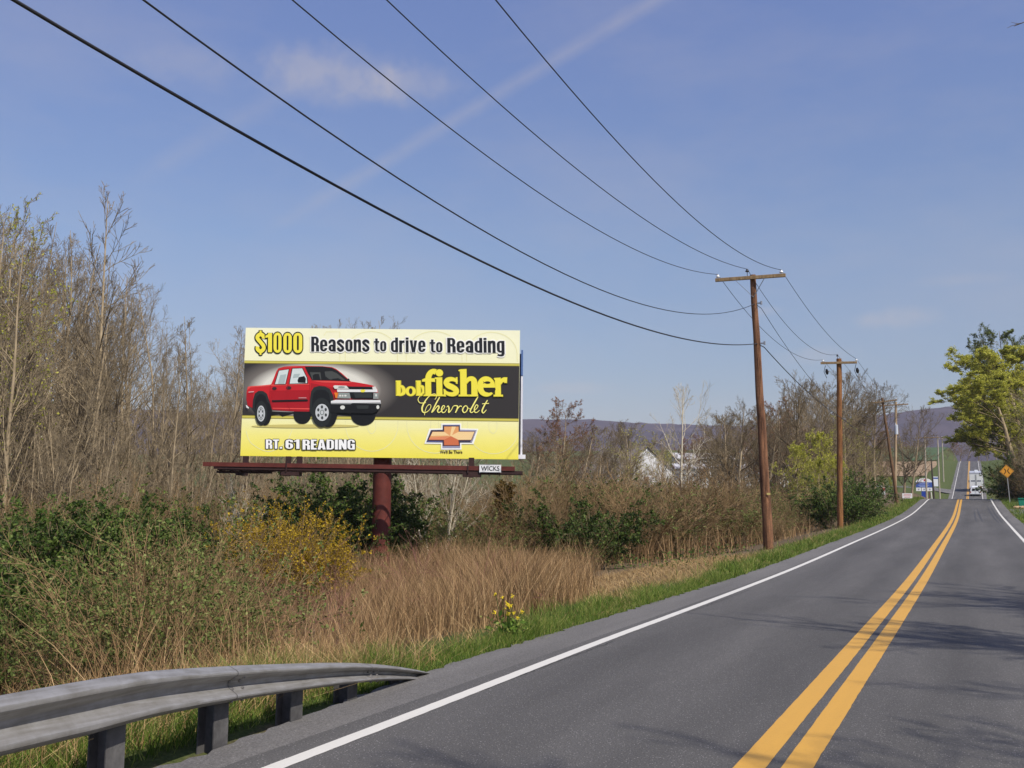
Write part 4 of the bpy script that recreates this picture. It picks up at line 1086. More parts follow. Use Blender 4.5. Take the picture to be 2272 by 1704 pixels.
# ================================================================== guardrail
def build_guardrail():
    path = [(-4.52, .2, .71), (-4.62, 2.6, .70), (-4.70, 4.3, .67), (-4.74, 4.95, .645), (-4.83, 5.85, .555), (-4.87, 6.8, .445), (-4.93, 7.7, .325), (-5.04, 8.64, .16), (-5.12, 9.45, -.02), (-5.17, 9.9, -.16)]
    root = empty('guardrail', (-4.85, 5.85, 0), 0, 'galvanised two-wave guardrail sloping into the ground at the shoulder', 'guardrail')
    P = np.array(path); ts = np.linspace(0, 1, len(P))
    tt = np.linspace(0, 1, 90)
    # smooth
    fx, fy, fz = (cubic(ts, P[:, k]) for k in range(3))
    C = np.stack([fx(tt), fy(tt), fz(tt)], 1) - np.array([-4.85, 5.85, 0])
    prof = []      # (out, down) of the W section, a thin closed sheet
    for dn, out in ((0.0, .006), (.006, .020), (.030, .066), (.042, .080), (.056, .083), (.070, .080), (.082, .068), (.122, .012), (.134, .002), (.155, .000), (.176, .002), (.188, .012), (.228, .068), (.240, .080), (.254, .083), (.268, .080), (.280, .066), (.304, .020), (.310, .006)):
        prof.append((out, dn))
    back = [(o - .004, d) for o, d in prof[::-1]]
    loop = prof + back; n = len(loop)
    M = bpy.data.materials.new('galvanised_rail'); M.use_nodes = True
    nn, ll = M.node_tree.nodes, M.node_tree.links; b = nn['Principled BSDF']
    tc = nn.new('ShaderNodeTexCoord'); n1 = N(nn, 'ShaderNodeTexNoise', i_Scale=6.0, i_Detail=7.0, i_Roughness=.65); ll.new(tc.outputs['Object'], n1.inputs['Vector'])
    mp = nn.new('ShaderNodeMapping'); mp.inputs['Scale'].default_value = (20, .8, 20); ll.new(tc.outputs['Object'], mp.inputs[0])
    n2 = N(nn, 'ShaderNodeTexNoise', i_Scale=2.0, i_Detail=5.0); ll.new(mp.outputs[0], n2.inputs['Vector'])
    ad = nn.new('ShaderNodeMath'); ad.operation = 'ADD'; ll.new(n1.outputs['Fac'], ad.inputs[0]); ll.new(n2.outputs['Fac'], ad.inputs[1])
    rp = nn.new('ShaderNodeValToRGB'); e = rp.color_ramp.elements; e[0].position, e[1].position = .36, .64
    e[0].color = (.20, .187, .162, 1); e[1].color = (.335, .325, .31, 1)
    hv = nn.new('ShaderNodeMath'); hv.operation = 'MULTIPLY'; hv.inputs[1].default_value = .5; ll.new(ad.outputs[0], hv.inputs[0]); ll.new(hv.outputs[0], rp.inputs[0])
    ll.new(rp.outputs[0], b.inputs['Base Color']); b.inputs['Metallic'].default_value = .35; b.inputs['Roughness'].default_value = .48
    bp = N(nn, 'ShaderNodeBump', i_Strength=.12, i_Distance=.01); ll.new(n1.outputs['Fac'], bp.inputs['Height']); ll.new(bp.outputs[0], b.inputs['Normal'])
    joints = [0, 24, 42, 60, 89]
    # joints are put where the photograph shows the lapped ends
    yj = [5.95 - 5.85, 8.0 - 5.85]
    cuts = [0] + [int(np.argmin(abs(C[:, 1] - y))) for y in yj] + [89]
    T = np.gradient(C, axis=0); T /= np.linalg.norm(T, axis=1)[:, None]
    O = np.stack([T[:, 1], -T[:, 0], np.zeros(len(T))], 1); O /= np.linalg.norm(O, axis=1)[:, None]
    shrink = np.interp(C[:, 1] + 5.85, [4.6, 5.83, 6.79, 7.7, 8.64, 9.4], [1, .82, .68, .56, .42, .3])
    for s in range(len(cuts) - 1):
        a, bnd = max(0, cuts[s] - (1 if s else 0)), cuts[s + 1]
        lift = .0045 * (len(cuts) - s)
        vs, fs = [], []
        for i in range(a, bnd + 1):
            for o, d in loop:
                p = C[i] + O[i] * (o + lift) + np.array([0, 0, -d * shrink[i]]); vs.append(p)
        m = bnd - a
        for i in range(m):
            for k in range(n): fs.append((i * n + k, i * n + (k + 1) % n, (i + 1) * n + (k + 1) % n, (i + 1) * n + k))
        mb = MB(); mb.smooth = True; mb.add(vs, fs); ob = mb.build('rail_beam', M, root)
        ob.data.set_sharp_from_angle(angle=R(28))
    # bolts at the laps
    M_bolt = plain('bolt_steel', (.20, .19, .18), .5, .5)
    M_seam = plain('seam_dark', (.09, .085, .08), .7)
    for y in yj:
        i = int(np.argmin(abs(C[:, 1] - y)))
        vs = []
        for dy in (-.004, .004):
            for o, dn in prof: vs.append(C[i] + T[i] * dy + O[i] * (o + .0215) + np.array([0, 0, -dn * shrink[i]]))
        m_ = len(prof); mb = MB(); mb.add(vs, [(k, k + 1, m_ + k + 1, m_ + k) for k in range(m_ - 1)]); mb.build('lap_seam', M_seam, root)
        for dy in (.05, .17):
            for dn in (.105, .135, .20, .30):
                j = int(np.argmin(abs(C[:, 1] - (y + dy))))
                off = float(np.interp(dn, [p[1] for p in prof], [p[0] for p in prof]))
                p = C[j] + O[j] * (off + .012) + np.array([0, y + dy - C[j][1], -dn * shrink[j]])
                mb = MB(); mb.tube([p, p + O[j] * .014], [.013, .010], 8); mb.build('bolt', M_bolt, root)
    M_post = noisy('post_steel', (.055, .052, .05), (.11, .105, .10), scale=4, rough=.7, metal=.0, fine=(25, .15))  # steel colour darkened to carry the shade on the posts behind the rail
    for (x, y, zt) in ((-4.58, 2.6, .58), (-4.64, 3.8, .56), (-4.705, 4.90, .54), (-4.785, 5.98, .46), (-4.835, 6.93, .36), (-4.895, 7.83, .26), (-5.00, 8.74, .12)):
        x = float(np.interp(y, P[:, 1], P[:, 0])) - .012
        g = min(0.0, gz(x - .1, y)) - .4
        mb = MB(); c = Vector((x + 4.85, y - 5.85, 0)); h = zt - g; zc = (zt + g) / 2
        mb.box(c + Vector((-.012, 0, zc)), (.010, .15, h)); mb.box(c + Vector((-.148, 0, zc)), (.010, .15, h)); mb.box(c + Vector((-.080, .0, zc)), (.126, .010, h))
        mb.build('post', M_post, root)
build_guardrail()

# ================================================================== vegetation kit
def unit(v): return v / np.maximum(np.linalg.norm(v, axis=-1, keepdims=True), 1e-9)
def side_of(rng, d):
    r = unit(rng.normal(size=d.shape)); return unit(r - (r * d).sum(-1, keepdims=True) * d)

def limbs(rng, start, direc, length, r0, r1, k, up=.0, wig=.08):
    """polylines (M, k+1, 3) and radii (M, k+1)"""
    M = len(start); P = [start]; d = unit(direc)
    for i in range(k):
        d = unit(d + np.array([0, 0, up / k]) + rng.normal(0, wig, (M, 3)))
        P.append(P[-1] + d * (length / k)[:, None])
    t = np.linspace(0, 1, k + 1)
    rad = r0[:, None] * (1 - t) + r1[:, None] * t
    return np.stack(P, 1), rad

def shoots(rng, poly, rad, n, t0, t1, ang, ratio, k, up, wig=.08, rr=.5, tip=.3, rmin=.003, lens=None, tpow=1.0):
    """n side shoots on every polyline"""
    M, K, _ = poly.shape
    t = t0 + (t1 - t0) * (np.arange(n)[None, :] + rng.uniform(0, 1, (M, n))) / n
    t = t ** tpow
    f = t * (K - 1); i = np.minimum(f.astype(int), K - 2); w = (f - i)[..., None]
    m = np.arange(M)[:, None]
    p = poly[m, i] * (1 - w) + poly[m, i + 1] * w
    d = unit(poly[m, i + 1] - poly[m, i])
    r = rad[m, i] * (1 - w[..., 0]) + rad[m, i + 1] * w[..., 0]
    L = np.linalg.norm(poly[:, -1] - poly[:, 0], axis=1)[:, None] * ratio * (1.0 - .55 * t) * rng.uniform(.65, 1.2, (M, n))
    if lens is not None: L = lens(t) * rng.uniform(.8, 1.15, (M, n))
    a = np.radians(rng.normal(ang, 8, (M, n)))[..., None]
    s = side_of(rng, d)
    dd = d * np.cos(a) + s * np.sin(a)
    r0 = np.maximum(r * rr, rmin); r1 = np.maximum(r0 * tip, rmin * .7)
    return limbs(rng, p.reshape(-1, 3), dd.reshape(-1, 3), L.ravel(), r0.ravel(), r1.ravel(), k, up, wig)

def tubes(parts, sides=3):
    """join (poly, rad) lists into vertex and quad arrays"""
    V, F, b = [], [], 0
    for poly, rad in parts:
        M, K, _ = poly.shape
        d = unit(poly[:, -1] - poly[:, 0])
        ref = np.where(np.abs(d[:, 2:3]) > .8, np.array([[1., 0, 0]]), np.array([[0, 0, 1.]]))
        a = unit(np.cross(d, ref)); c = np.cross(d, a)
        ang = np.arange(sides) * 2 * np.pi / sides
        off = a[:, None, :] * np.cos(ang)[None, :, None] + c[:, None, :] * np.sin(ang)[None, :, None]
        v = poly[:, :, None, :] + off[:, None, :, :] * rad[:, :, None, None]
        V.append(v.reshape(-1, 3))
        idx = np.arange(M * K * sides).reshape(M, K, sides) + b
        nxt = np.roll(idx, -1, axis=2)
        F.append(np.stack([idx[:, :-1], nxt[:, :-1], nxt[:, 1:], idx[:, 1:]], -1).reshape(-1, 4))
        b += M * K * sides
    return np.concatenate(V), np.concatenate(F)

def leaves(rng, pts, size, flat=.0, spread=.0):
    """small folded quads; returns verts, quads, tone"""
    n = len(pts)
    if spread: pts = pts + rng.normal(0, spread, (n, 3))
    a = unit(rng.normal(size=(n, 3)) * np.array([1, 1, 1 - flat])); b = side_of(rng, a)
    s = size * rng.uniform(.75, 1.9, (n, 1)) ** 1.0 * rng.uniform(.55, 1, (n, 1))
    v = np.stack([pts - a * s, pts + b * s * .55, pts + a * s, pts - b * s * .55], 1).reshape(-1, 3)
    f = np.arange(4 * n).reshape(n, 4)
    return v, f, np.repeat(rng.uniform(0, 1, n), 4)

def tip_points(rng, poly, n):
    M, K, _ = poly.shape
    m = rng.integers(0, M, n); t = rng.uniform(.15, 1, n) * (K - 1); i = np.minimum(t.astype(int), K - 2); w = (t - i)[:, None]
    return poly[m, i] * (1 - w) + poly[m, i + 1] * w

M_bark = noisy('bark_grey_brown', lin(138, 122, 96), lin(172, 154, 124), scale=3.0, stretch=(3, 3, .6), rough=.95, per_object=.22, bump=.4, spec=.1)
M_twig = noisy('twigs_brown', lin(124, 110, 87), lin(154, 138, 110), scale=1.2, rough=.95, per_object=.22, spec=.1)
M_twig_dark = noisy('twigs_dark', lin(104, 92, 70), lin(134, 118, 92), scale=1.2, rough=.95, per_object=.15, spec=.1)
M_pale = noisy('bark_pale', lin(168, 156, 132), lin(206, 196, 172), scale=2.0, rough=.9, spec=.1)
M_brush = noisy('brush_twigs', lin(118, 97, 67), lin(150, 125, 90), scale=1.5, rough=.95, per_object=.25, spec=.1)
M_straw = noisy('dry_stalks', lin(98, 77, 52), lin(152, 121, 84), tone=True, rough=.9, spec=.1, c3=lin(190, 160, 118))
M_leaf = noisy('leaf_green', lin(42, 60, 22), lin(74, 94, 36), tone=True, rough=.65, per_object=.2, translucent=.22, spec=.2, c3=lin(104, 120, 54))
M_leaf_pale = noisy('leaf_grey_green', lin(74, 86, 40), lin(106, 118, 60), tone=True, rough=.7, per_object=.12, translucent=.25, spec=.1, c3=lin(136, 144, 86))
M_leaf_spring = noisy('leaf_spring', lin(142, 148, 48), lin(190, 188, 74), tone=True, rough=.6, per_object=.12, translucent=.45, spec=.2, c3=lin(220, 212, 108))
M_forsyth = noisy('flower_yellow', lin(128, 106, 20), lin(168, 138, 30), tone=True, rough=.6, translucent=.25, spec=.2, c3=lin(206, 174, 44))
M_cedar = noisy('cedar_needles', lin(48, 46, 20), lin(92, 76, 32), tone=True, rough=.8, translucent=.1, spec=.1, c3=lin(118, 88, 40))
M_bud = noisy('buds_rusty', lin(126, 84, 60), lin(150, 108, 78), tone=True, rough=.8, translucent=.2, spec=.1)

VAR = {}
def store(key, parts):
    """parts: list of (part name, mesh, material)"""
    for n, me, m in parts: me.materials.append(m)
    VAR[key] = parts

def tree_mesh(key, seed, H, trunk_r, n1, n2, n3, n4, clear=.25, ang1=42, len1=.42, up1=.5, shape='oval', bark=None, twig=None, leaf=None, nleaf=0, lsize=.05, twist=.04, stems=1, rmin=.006, ang2=38):
    rng = np.random.default_rng(seed)
    st = np.zeros((stems, 3)); di = np.tile([0, 0, 1.], (stems, 1))
    if stems > 1:
        a = rng.uniform(0, 6.3, stems); st[:, :2] = np.stack([np.cos(a), np.sin(a)], 1) * .25
        di = unit(np.stack([np.cos(a) * .28, np.sin(a) * .28, np.ones(stems)], 1))
    Ls = np.full(stems, H) * (1 if stems == 1 else rng.uniform(.6, 1.0, stems))
    st[:, 2] -= .3
    p0, r0 = limbs(rng, st, di, Ls, np.full(stems, trunk_r), np.full(stems, trunk_r * .08), 12, .1, twist)
    if shape == 'oval': lens = lambda t: H * len1 * np.clip(np.sin(np.pi * np.clip((t - clear) / (1 - clear) * .80 + .18, 0, 1)), .12, 1)
    elif shape == 'cone': lens = lambda t: H * len1 * (1.06 - t) ** .8
    elif shape == 'vase': lens = lambda t: H * len1 * np.clip(1.15 - .75 * t, .2, 1)
    p1, r1 = shoots(rng, p0, r0, n1, clear, .97, ang1, 1, 6, up1, .09, .55, .25, rmin, lens=lens)
    p2, r2 = shoots(rng, p1, r1, n2, .18, 1.0, ang2, .55, 4, .28, .09, .6, .35, rmin)
    p3, r3 = shoots(rng, p2, r2, n3, .15, 1.0, 38, .6, 2, .22, .10, .65, .5, rmin * .9)
    fine = [(p2, r2), (p3, r3)]
    last = p3
    if n4:
        p4, r4 = shoots(rng, p3, r3, n4, .15, 1.0, 38, .6, 1, .2, .12, .7, .6, rmin * .8); fine.append((p4, r4)); last = p4
    tv, tf = tubes([(p0, r0)], 9)
    parts = [('trunk', np_mesh('trunk', tv, tf, smooth=True), bark or M_bark)]
    cv, cf = tubes([(p1, r1)] + fine, 3)
    parts.append(('crown', np_mesh('crown', cv, cf), twig or M_twig))
    if leaf:
        lv, lf, lt = leaves(rng, tip_points(rng, last, nleaf), lsize, spread=lsize * 1.2)
        parts.append(('foliage', np_mesh('foliage', lv, lf, lt), leaf))
    store(key, parts)

def bush_mesh(key, seed, H, spread, nstem, n2, n3, twig, leaf=None, nleaf=0, lsize=.035, arch=-.2, r=.014, rmin=.004, base=.35):
    rng = np.random.default_rng(seed)
    a = rng.uniform(0, 6.3, nstem); q = np.sqrt(rng.uniform(0, 1, nstem))
    st = np.stack([np.cos(a) * q * base, np.sin(a) * q * base, np.full(nstem, -.15)], 1)
    lean = spread * q
    di = unit(np.stack([np.cos(a) * lean, np.sin(a) * lean, np.ones(nstem)], 1))
    p0, r0 = limbs(rng, st, di, H * rng.uniform(.55, 1.12, nstem), np.full(nstem, r), np.full(nstem, rmin), 6, arch, .09)
    p1, r1 = shoots(rng, p0, r0, n2, .2, 1., 36, .5, 3, .1, .14, .6, .5, rmin)
    fine = [(p0, r0), (p1, r1)]; last = p1
    if n3:
        p2, r2 = shoots(rng, p1, r1, n3, .1, 1., 40, .55, 2, .1, .15, .8, .6, rmin * .9); fine.append((p2, r2)); last = p2
    v, f = tubes(fine, 3)
    parts = [('stems', np_mesh('stems', v, f), twig)]
    if leaf:
        lv, lf, lt = leaves(rng, tip_points(rng, last, nleaf), lsize, spread=lsize * .9)
        parts.append(('foliage', np_mesh('foliage', lv, lf, lt), leaf))
    store(key, parts)

for i in range(5):
    tree_mesh(f'wood{i}', 20 + i, 14, .13, 22, 7, 5, 2, clear=.16, ang1=40, len1=.29, up1=.55, shape='cone' if i % 2 else 'oval', rmin=.008)
for i in range(3):
    tree_mesh(f'sapling{i}', 40 + i, 8, .055, 13, 6, 4, 0, clear=.10, ang1=40, len1=.30, up1=.45, shape='cone', stems=5, rmin=.0075)
for i in range(3):
    tree_mesh(f'round{i}', 60 + i, 12, .20, 22, 8, 6, 3, clear=.18, ang1=58, len1=.40, up1=.6, shape='oval', twig=M_twig_dark, rmin=.011)
tree_mesh('hazy', 70, 9, .10, 20, 7, 6, 0, clear=.15, ang1=45, len1=.36, up1=.4, shape='oval', leaf=M_leaf_spring, nleaf=9000, lsize=.055, rmin=.009)
tree_mesh('hazy1', 71, 9, .10, 20, 7, 6, 0, clear=.15, ang1=45, len1=.36, up1=.4, shape='vase', leaf=M_leaf_spring, nleaf=1300, lsize=.040, rmin=.009)
tree_mesh('budding', 72, 12, .16, 20, 8, 6, 3, clear=.2, ang1=50, len1=.40, up1=.5, shape='vase', twig=M_twig_dark, leaf=M_bud, nleaf=8000, lsize=.05, rmin=.010)
tree_mesh('ash', 83, 18.5, .15, 24, 7, 3, 0, clear=.20, ang1=43, len1=.40, up1=.22, shape='cone', rmin=.015, twist=.004, ang2=32)
tree_mesh('sycamore', 81, 12, .16, 15, 6, 4, 0, clear=.28, ang1=56, len1=.36, up1=.95, shape='oval', bark=M_pale, twig=M_pale, rmin=.013, twist=.012)
tree_mesh('pale_sapling', 82, 5.5, .05, 10, 6, 5, 0, clear=.2, ang1=34, len1=.36, up1=.5, shape='vase', stems=5, bark=M_pale, twig=M_pale, rmin=.006)
tree_mesh('leafy0', 90, 15, .30, 20, 9, 7, 3, clear=.18, ang1=62, len1=.44, up1=.30, shape='oval', leaf=M_leaf_spring, nleaf=125000, lsize=.062, rmin=.012, twig=M_twig_dark)
tree_mesh('leafy1', 91, 15, .28, 20, 9, 7, 3, clear=.22, ang1=52, len1=.36, up1=.5, shape='oval', leaf=M_leaf_spring, nleaf=95000, lsize=.062, rmin=.012, twig=M_twig_dark)
tree_mesh('openleaf', 92, 19, .30, 14, 8, 6, 3, clear=.42, ang1=50, len1=.30, up1=.3, shape='oval', leaf=M_leaf_pale, nleaf=13000, lsize=.07, rmin=.013, twig=M_twig_dark)
tree_mesh('shade', 93, 17, .26, 26, 9, 6, 4, clear=.2, ang1=50, len1=.36, up1=.5, shape='oval', rmin=.013)
for i in range(4):
    bush_mesh(f'brush{i}', 100 + i, 2.6, .75, 34, 7, 5, M_brush, arch=-.35, rmin=.0055)
for i in range(3):
    bush_mesh(f'green{i}', 110 + i, 2.5, .8, 34, 7, 5, M_twig_dark, M_leaf, 17000, .036, arch=-.5, rmin=.005)
bush_mesh('mixed0', 113, 2.5, .8, 32, 7, 5, M_brush, M_leaf, 5000, .032, arch=-.4, rmin=.0055)
bush_mesh('mixed1', 114, 2.3, .8, 30, 7, 5, M_brush, M_leaf_pale, 4500, .032, arch=-.4, rmin=.0055)
bush_mesh('pale0', 120, 2.5, .75, 70, 6, 3, M_pale if False else M_brush, M_leaf_pale, 8000, .023, arch=-.15, r=.011, rmin=.004, base=.5)
bush_mesh('pale1', 121, 2.4, .8, 60, 6, 3, M_brush, M_leaf_pale, 9500, .023, arch=-.2, r=.011, rmin=.004, base=.5)
bush_mesh('forsythia', 122, 2.3, .8, 70, 6, 3, M_brush, M_forsyth, 15000, .024, arch=-.12, r=.011, rmin=.004, base=.5)
bush_mesh('bramble', 123, 1.8, 1.1, 40, 5, 2, noisy('bramble_canes', lin(128, 84, 74), lin(168, 120, 102), scale=2, rough=.8, per_object=.2), arch=-1.5, r=.007, rmin=.003, base=.5)
def cedar():
    rng = np.random.default_rng(130); H = 2.9
    p0, r0 = limbs(rng, np.array([[0, 0, -.2]]), np.array([[0, 0, 1.]]), np.array([H]), np.array([.05]), np.array([.01]), 8, 0, .02)
    p1, r1 = shoots(rng, p0, r0, 60, .06, .98, 55, 1, 3, .5, .1, .4, .4, .006, lens=lambda t: .85 * np.clip(1.25 - t, .1, 1) ** .7 * np.clip(t * 5, .5, 1))
    p2, r2 = shoots(rng, p1, r1, 9, .2, 1, 40, .4, 2, .2, .12, .6, .5, .005)
    v, f = tubes([(p0, r0)], 8); a = ('trunk', np_mesh('trunk', v, f, smooth=True), M_bark)
    lv, lf, lt = leaves(rng, np.concatenate([tip_points(rng, p2, 15000), tip_points(rng, p1, 3000)]), .03, spread=.03)
    v, f = tubes([(p1, r1), (p2, r2)], 3)
    store('cedar', [a, ('crown', np_mesh('crown', v, f), M_twig_dark), ('foliage', np_mesh('foliage', lv, lf, lt), M_cedar)])
cedar()

PROTO = {}
def plant(name, key, x, y, s, rz, label, cat, group=None, sz=None, sink=0.0, lean=(0, 0)):
    root = empty(name, (x, y, gz(x, y) - sink), rz, label, cat, group)
    root.rotation_euler = (lean[0], lean[1], rz)
    root.scale = (s, s, sz if sz else s)
    for n, me, m in VAR[key]:
        o = bpy.data.objects.new(n, me); COL.objects.link(o); o.parent = root
    return root

rnd = random.Random(7)
def off_road(x, y, clear=1.8):
    return x < EDGE_L - clear or x > EDGE_R + clear

# ---- the bare wood on the left: tops follow the skyline of the photograph
ENV = ([-260, 0, 60, 120, 180, 250, 300, 350, 400, 440, 480, 540, 600, 700, 800, 900, 960, 1040],
       [470, 490, 505, 520, 575, 610, 630, 665, 715, 690, 715, 740, 720, 705, 700, 715, 730, 770])
def wood_tree(px, d, extra, keys, name, label, group):
    top = float(np.interp(px, *ENV)) + extra
    x, y = spot(px, d)
    H = EYE + (1113 - top) / FPX * d - gz(x, y)
    nom = {'w': 14., 's': 8., 'r': 12.}[keys[0]]
    key = {'w': f'wood{rnd.randrange(5)}', 's': f'sapling{rnd.randrange(3)}', 'r': f'round{rnd.randrange(3)}'}[keys[0]]
    s = H / nom * rnd.uniform(.95, 1.05)
    plant(name, key, x, y, s * rnd.uniform(.85, 1.1), rnd.uniform(0, 6.28), label, 'tree', group, sz=s, lean=(rnd.gauss(0, .03), rnd.gauss(0, .03)))
G_wood = 'bare trees of the dense wood on the left'
L_wood = 'bare grey-brown tree among the dense wood left of the billboard'
for k in range(48):
    px = -230 + (k + rnd.random()) * (790 / 48)
    wood_tree(px, rnd.uniform(46, 66), rnd.uniform(0, 190), 'w', 'bare_tree', L_wood, G_wood)
for k in range(34):
    px = -230 + (k + rnd.random()) * (800 / 34)
    wood_tree(px, rnd.uniform(66, 95), rnd.uniform(30, 190), 'w', 'bare_tree', L_wood, G_wood)
for k in range(60):
    px = -230 + (k + rnd.random()) * (800 / 60)
    wood_tree(px, rnd.uniform(38, 58), rnd.uniform(230, 400), 's', 'bare_sapling', 'thin bare sapling clump at the front of the wood on the left', 'bare saplings fronting the wood')
for k in range(26):
    px = 545 + (k + rnd.random()) * (500 / 26)
    wood_tree(px, rnd.uniform(62, 100), rnd.uniform(0, 90), 'w', 'bare_tree', 'bare tree standing behind the billboard, its top just over the board', 'bare trees behind the billboard')
for k in range(34):
    px = 560 + (k + rnd.random()) * (620 / 34)
    wood_tree(px, rnd.uniform(48, 80), rnd.uniform(215, 300), 's', 'bare_sapling', 'thin bare sapling clump in the thicket behind the billboard', 'bare saplings behind the billboard')
x, y = spot(206, 48)
H = EYE + (1113 - 455) / FPX * 48 - gz(x, y)
plant('bare_tree', 'ash', x, y, H / 18.5, 1.1, 'tallest bare tree at the left, pale straight trunk rising above the wood', 'tree', sz=H / 18.5)
for px, d, top, lb in ((10, 40, 560, 'slim tree with thin yellow-green buds just inside the left picture edge'), (-40, 44, 520, 'tree with thin yellow-green buds cut off by the left picture edge')):
    x, y = spot(px, d); H = EYE + (1113 - top) / FPX * d - gz(x, y)
    plant('budding_tree', 'hazy1', x, y, H / 9 * .8, px, lb, 'tree', 'budding trees at the left edge', sz=H / 9)

# ---- single trees right of the billboard
for name, key, nom, px, d, top, wide, lab in (
        ('budding_tree', 'budding', 12, 1238, 105, 904, 1.15, 'round-crowned reddish budding tree just right of the billboard'),
        ('pale_tree', 'sycamore', 12, 1508, 72, 850, .95, 'pale-barked bare tree standing before the white buildings'),
        ('bare_tree', 'round0', 12, 1645, 84, 893, 1.0, 'dark bare tree left of the nearest utility pole'),
        ('bare_tree', 'round1', 12, 1752, 92, 838, .95, 'dark spreading bare tree just right of the nearest utility pole'),
        ('bare_tree', 'round2', 12, 1838, 108, 832, .9, 'dark bare tree behind the second utility pole'),
        ('bare_tree', 'wood1', 14, 1905, 112, 828, 1.2, 'bare tree between the second pole and the leaning pole'),
        ('bare_tree', 'round0', 12, 1945, 128, 850, .9, 'bare tree directly behind the leaning utility pole'),
        ('bare_tree', 'round2', 12, 2022, 175, 905, .8, 'small bare tree right of the pale pole against the ridge'),
        ('bare_tree', 'round1', 12, 1400, 120, 935, 1.2, 'bare greyish tree behind the white barn gable'),
        ('bare_tree', 'round2', 12, 1580, 130, 920, 1.0, 'thin bare tree above the long white building'),
        ('bare_tree', 'wood2', 14, 1800, 125, 850, 1.1, 'slim bare tree at the back of the clump by the second pole'),
        ('bare_tree', 'wood3', 14, 1880, 135, 850, 1.2, 'slim bare tree at the back of the clump behind the second pole')):
    x, y = spot(px, d); H = EYE + (1113 - top) / FPX * d - gz(x, y)
    plant(name, key, x, y, H / nom * wide, rnd.uniform(0, 6.28), lab, 'tree', sz=H / nom)
for k in range(36):
    px = 1680 + (k + rnd.random()) * (320 / 36); d = rnd.uniform(88, 140); x, y = spot(px, d)
    top = float(np.interp(px, [1690, 1740, 1850, 1940, 1990], [900, 850, 850, 850, 900])) + rnd.uniform(0, 90)
    if x > EDGE_L - 5.5: continue
    H = EYE + (1113 - top) / FPX * d - gz(x, y); key = rnd.choice(('round0', 'round1', 'round2', 'wood0', 'wood3', 'budding')); nom = 14 if key[0] == 'w' else 12
    plant('bare_tree', key, x, y, H / nom * 1.1, rnd.uniform(0, 6.28), 'bare grey-brown tree in the dense clump behind the utility poles', 'tree', 'bare trees of the clump behind the utility poles', sz=H / nom)
for k in range(6):
    px = 1560 + (k + rnd.random()) * (140 / 6); d = rnd.uniform(80, 140); x, y = spot(px, d); top = rnd.uniform(905, 990)
    H = EYE + (1113 - top) / FPX * d - gz(x, y); key = rnd.choice(('round0', 'round1', 'round2', 'sapling1')); nom = 8 if key[0] == 's' else 12
    plant('bare_tree', key, x, y, H / nom * 1.1, rnd.uniform(0, 6.28), 'bare grey-brown tree in front of the long white building', 'tree', 'bare trees before the long white building', sz=H / nom)
for k in range(11):
    px = 1180 + (k + rnd.random()) * (320 / 11); d = rnd.uniform(70, 140); x, y = spot(px, d); top = rnd.uniform(940, 1010)
    H = EYE + (1113 - top) / FPX * d - gz(x, y); key = rnd.choice(('round0', 'hazy1', 'round2', 'sapling1', 'sapling0')); nom = {'s': 8, 'h': 9, 'r': 12}[key[0]]
    plant('bare_tree', key, x, y, H / nom * 1.2, rnd.uniform(0, 6.28), 'bare grey-brown tree screening the white barn', 'tree', 'bare trees screening the white barn', sz=H / nom)
for px, d, top in ((1770, 78, 985), (1820, 86, 960), (1875, 96, 935), (1920, 100, 960), (1955, 108, 985), (1985, 128, 1030), (1905, 84, 1005), (1850, 72, 1010), (2015, 140, 1050), (1800, 100, 1000)):
    x, y = spot(px, d); H = EYE + (1113 - top) / FPX * d - gz(x, y)
    if not off_road(x, y, 3.5): x = EDGE_L - 4.5
    plant('budding_tree', rnd.choice(('hazy', 'hazy1')), x, y, H / 9 * .85, rnd.uniform(0, 6.28), 'yellow-green budding small tree in the clump behind the utility poles', 'tree', 'budding small trees behind the utility poles', sz=H / 9)
for k in range(40):       # hedgerow trees in the middle distance
    px = 1150 + (k + rnd.random()) * (860 / 40); d = rnd.uniform(150, 330)
    top = rnd.uniform(948, 985); x, y = spot(px, d); H = max(4., EYE + (1113 - top) / FPX * d - gz(x, y))
    if abs(px - 1430) < 60 and d < 200: d = 210
    key = rnd.choice(('round0', 'round1', 'round2', 'budding', 'hazy1')); nom = 9 if key == 'hazy1' else 12
    plant('hedgerow_tree', key, x, y, H / nom * 1.25, rnd.uniform(0, 6.28), 'distant bare tree of the hedgerows below the ridge', 'tree', 'distant hedgerow trees', sz=H / nom)
for px, d, top, w in ((2018, 420, 982, 1.5), (2030, 430, 978, 1.5), (2046, 440, 982, 1.7), (2004, 410, 985, 1.4), (2105, 430, 995, 1.5), (2120, 440, 985, 1.6), (2135, 450, 990, 1.6), (2150, 460, 985, 1.6), (2175, 450, 985, 1.6), (2195, 455, 980, 1.6), (2215, 450, 985, 1.6)):
    x, y = spot(px, d); H = max(3., EYE + (1113 - top) / FPX * d - gz(x, y))
    plant('hedgerow_tree', rnd.choice(('round0', 'budding', 'round2')), x, y, H / 12 * w, rnd.uniform(0, 6.28), 'far tree on the skyline of the field slope beyond the road', 'tree', 'far trees on the field slope', sz=H / 12)

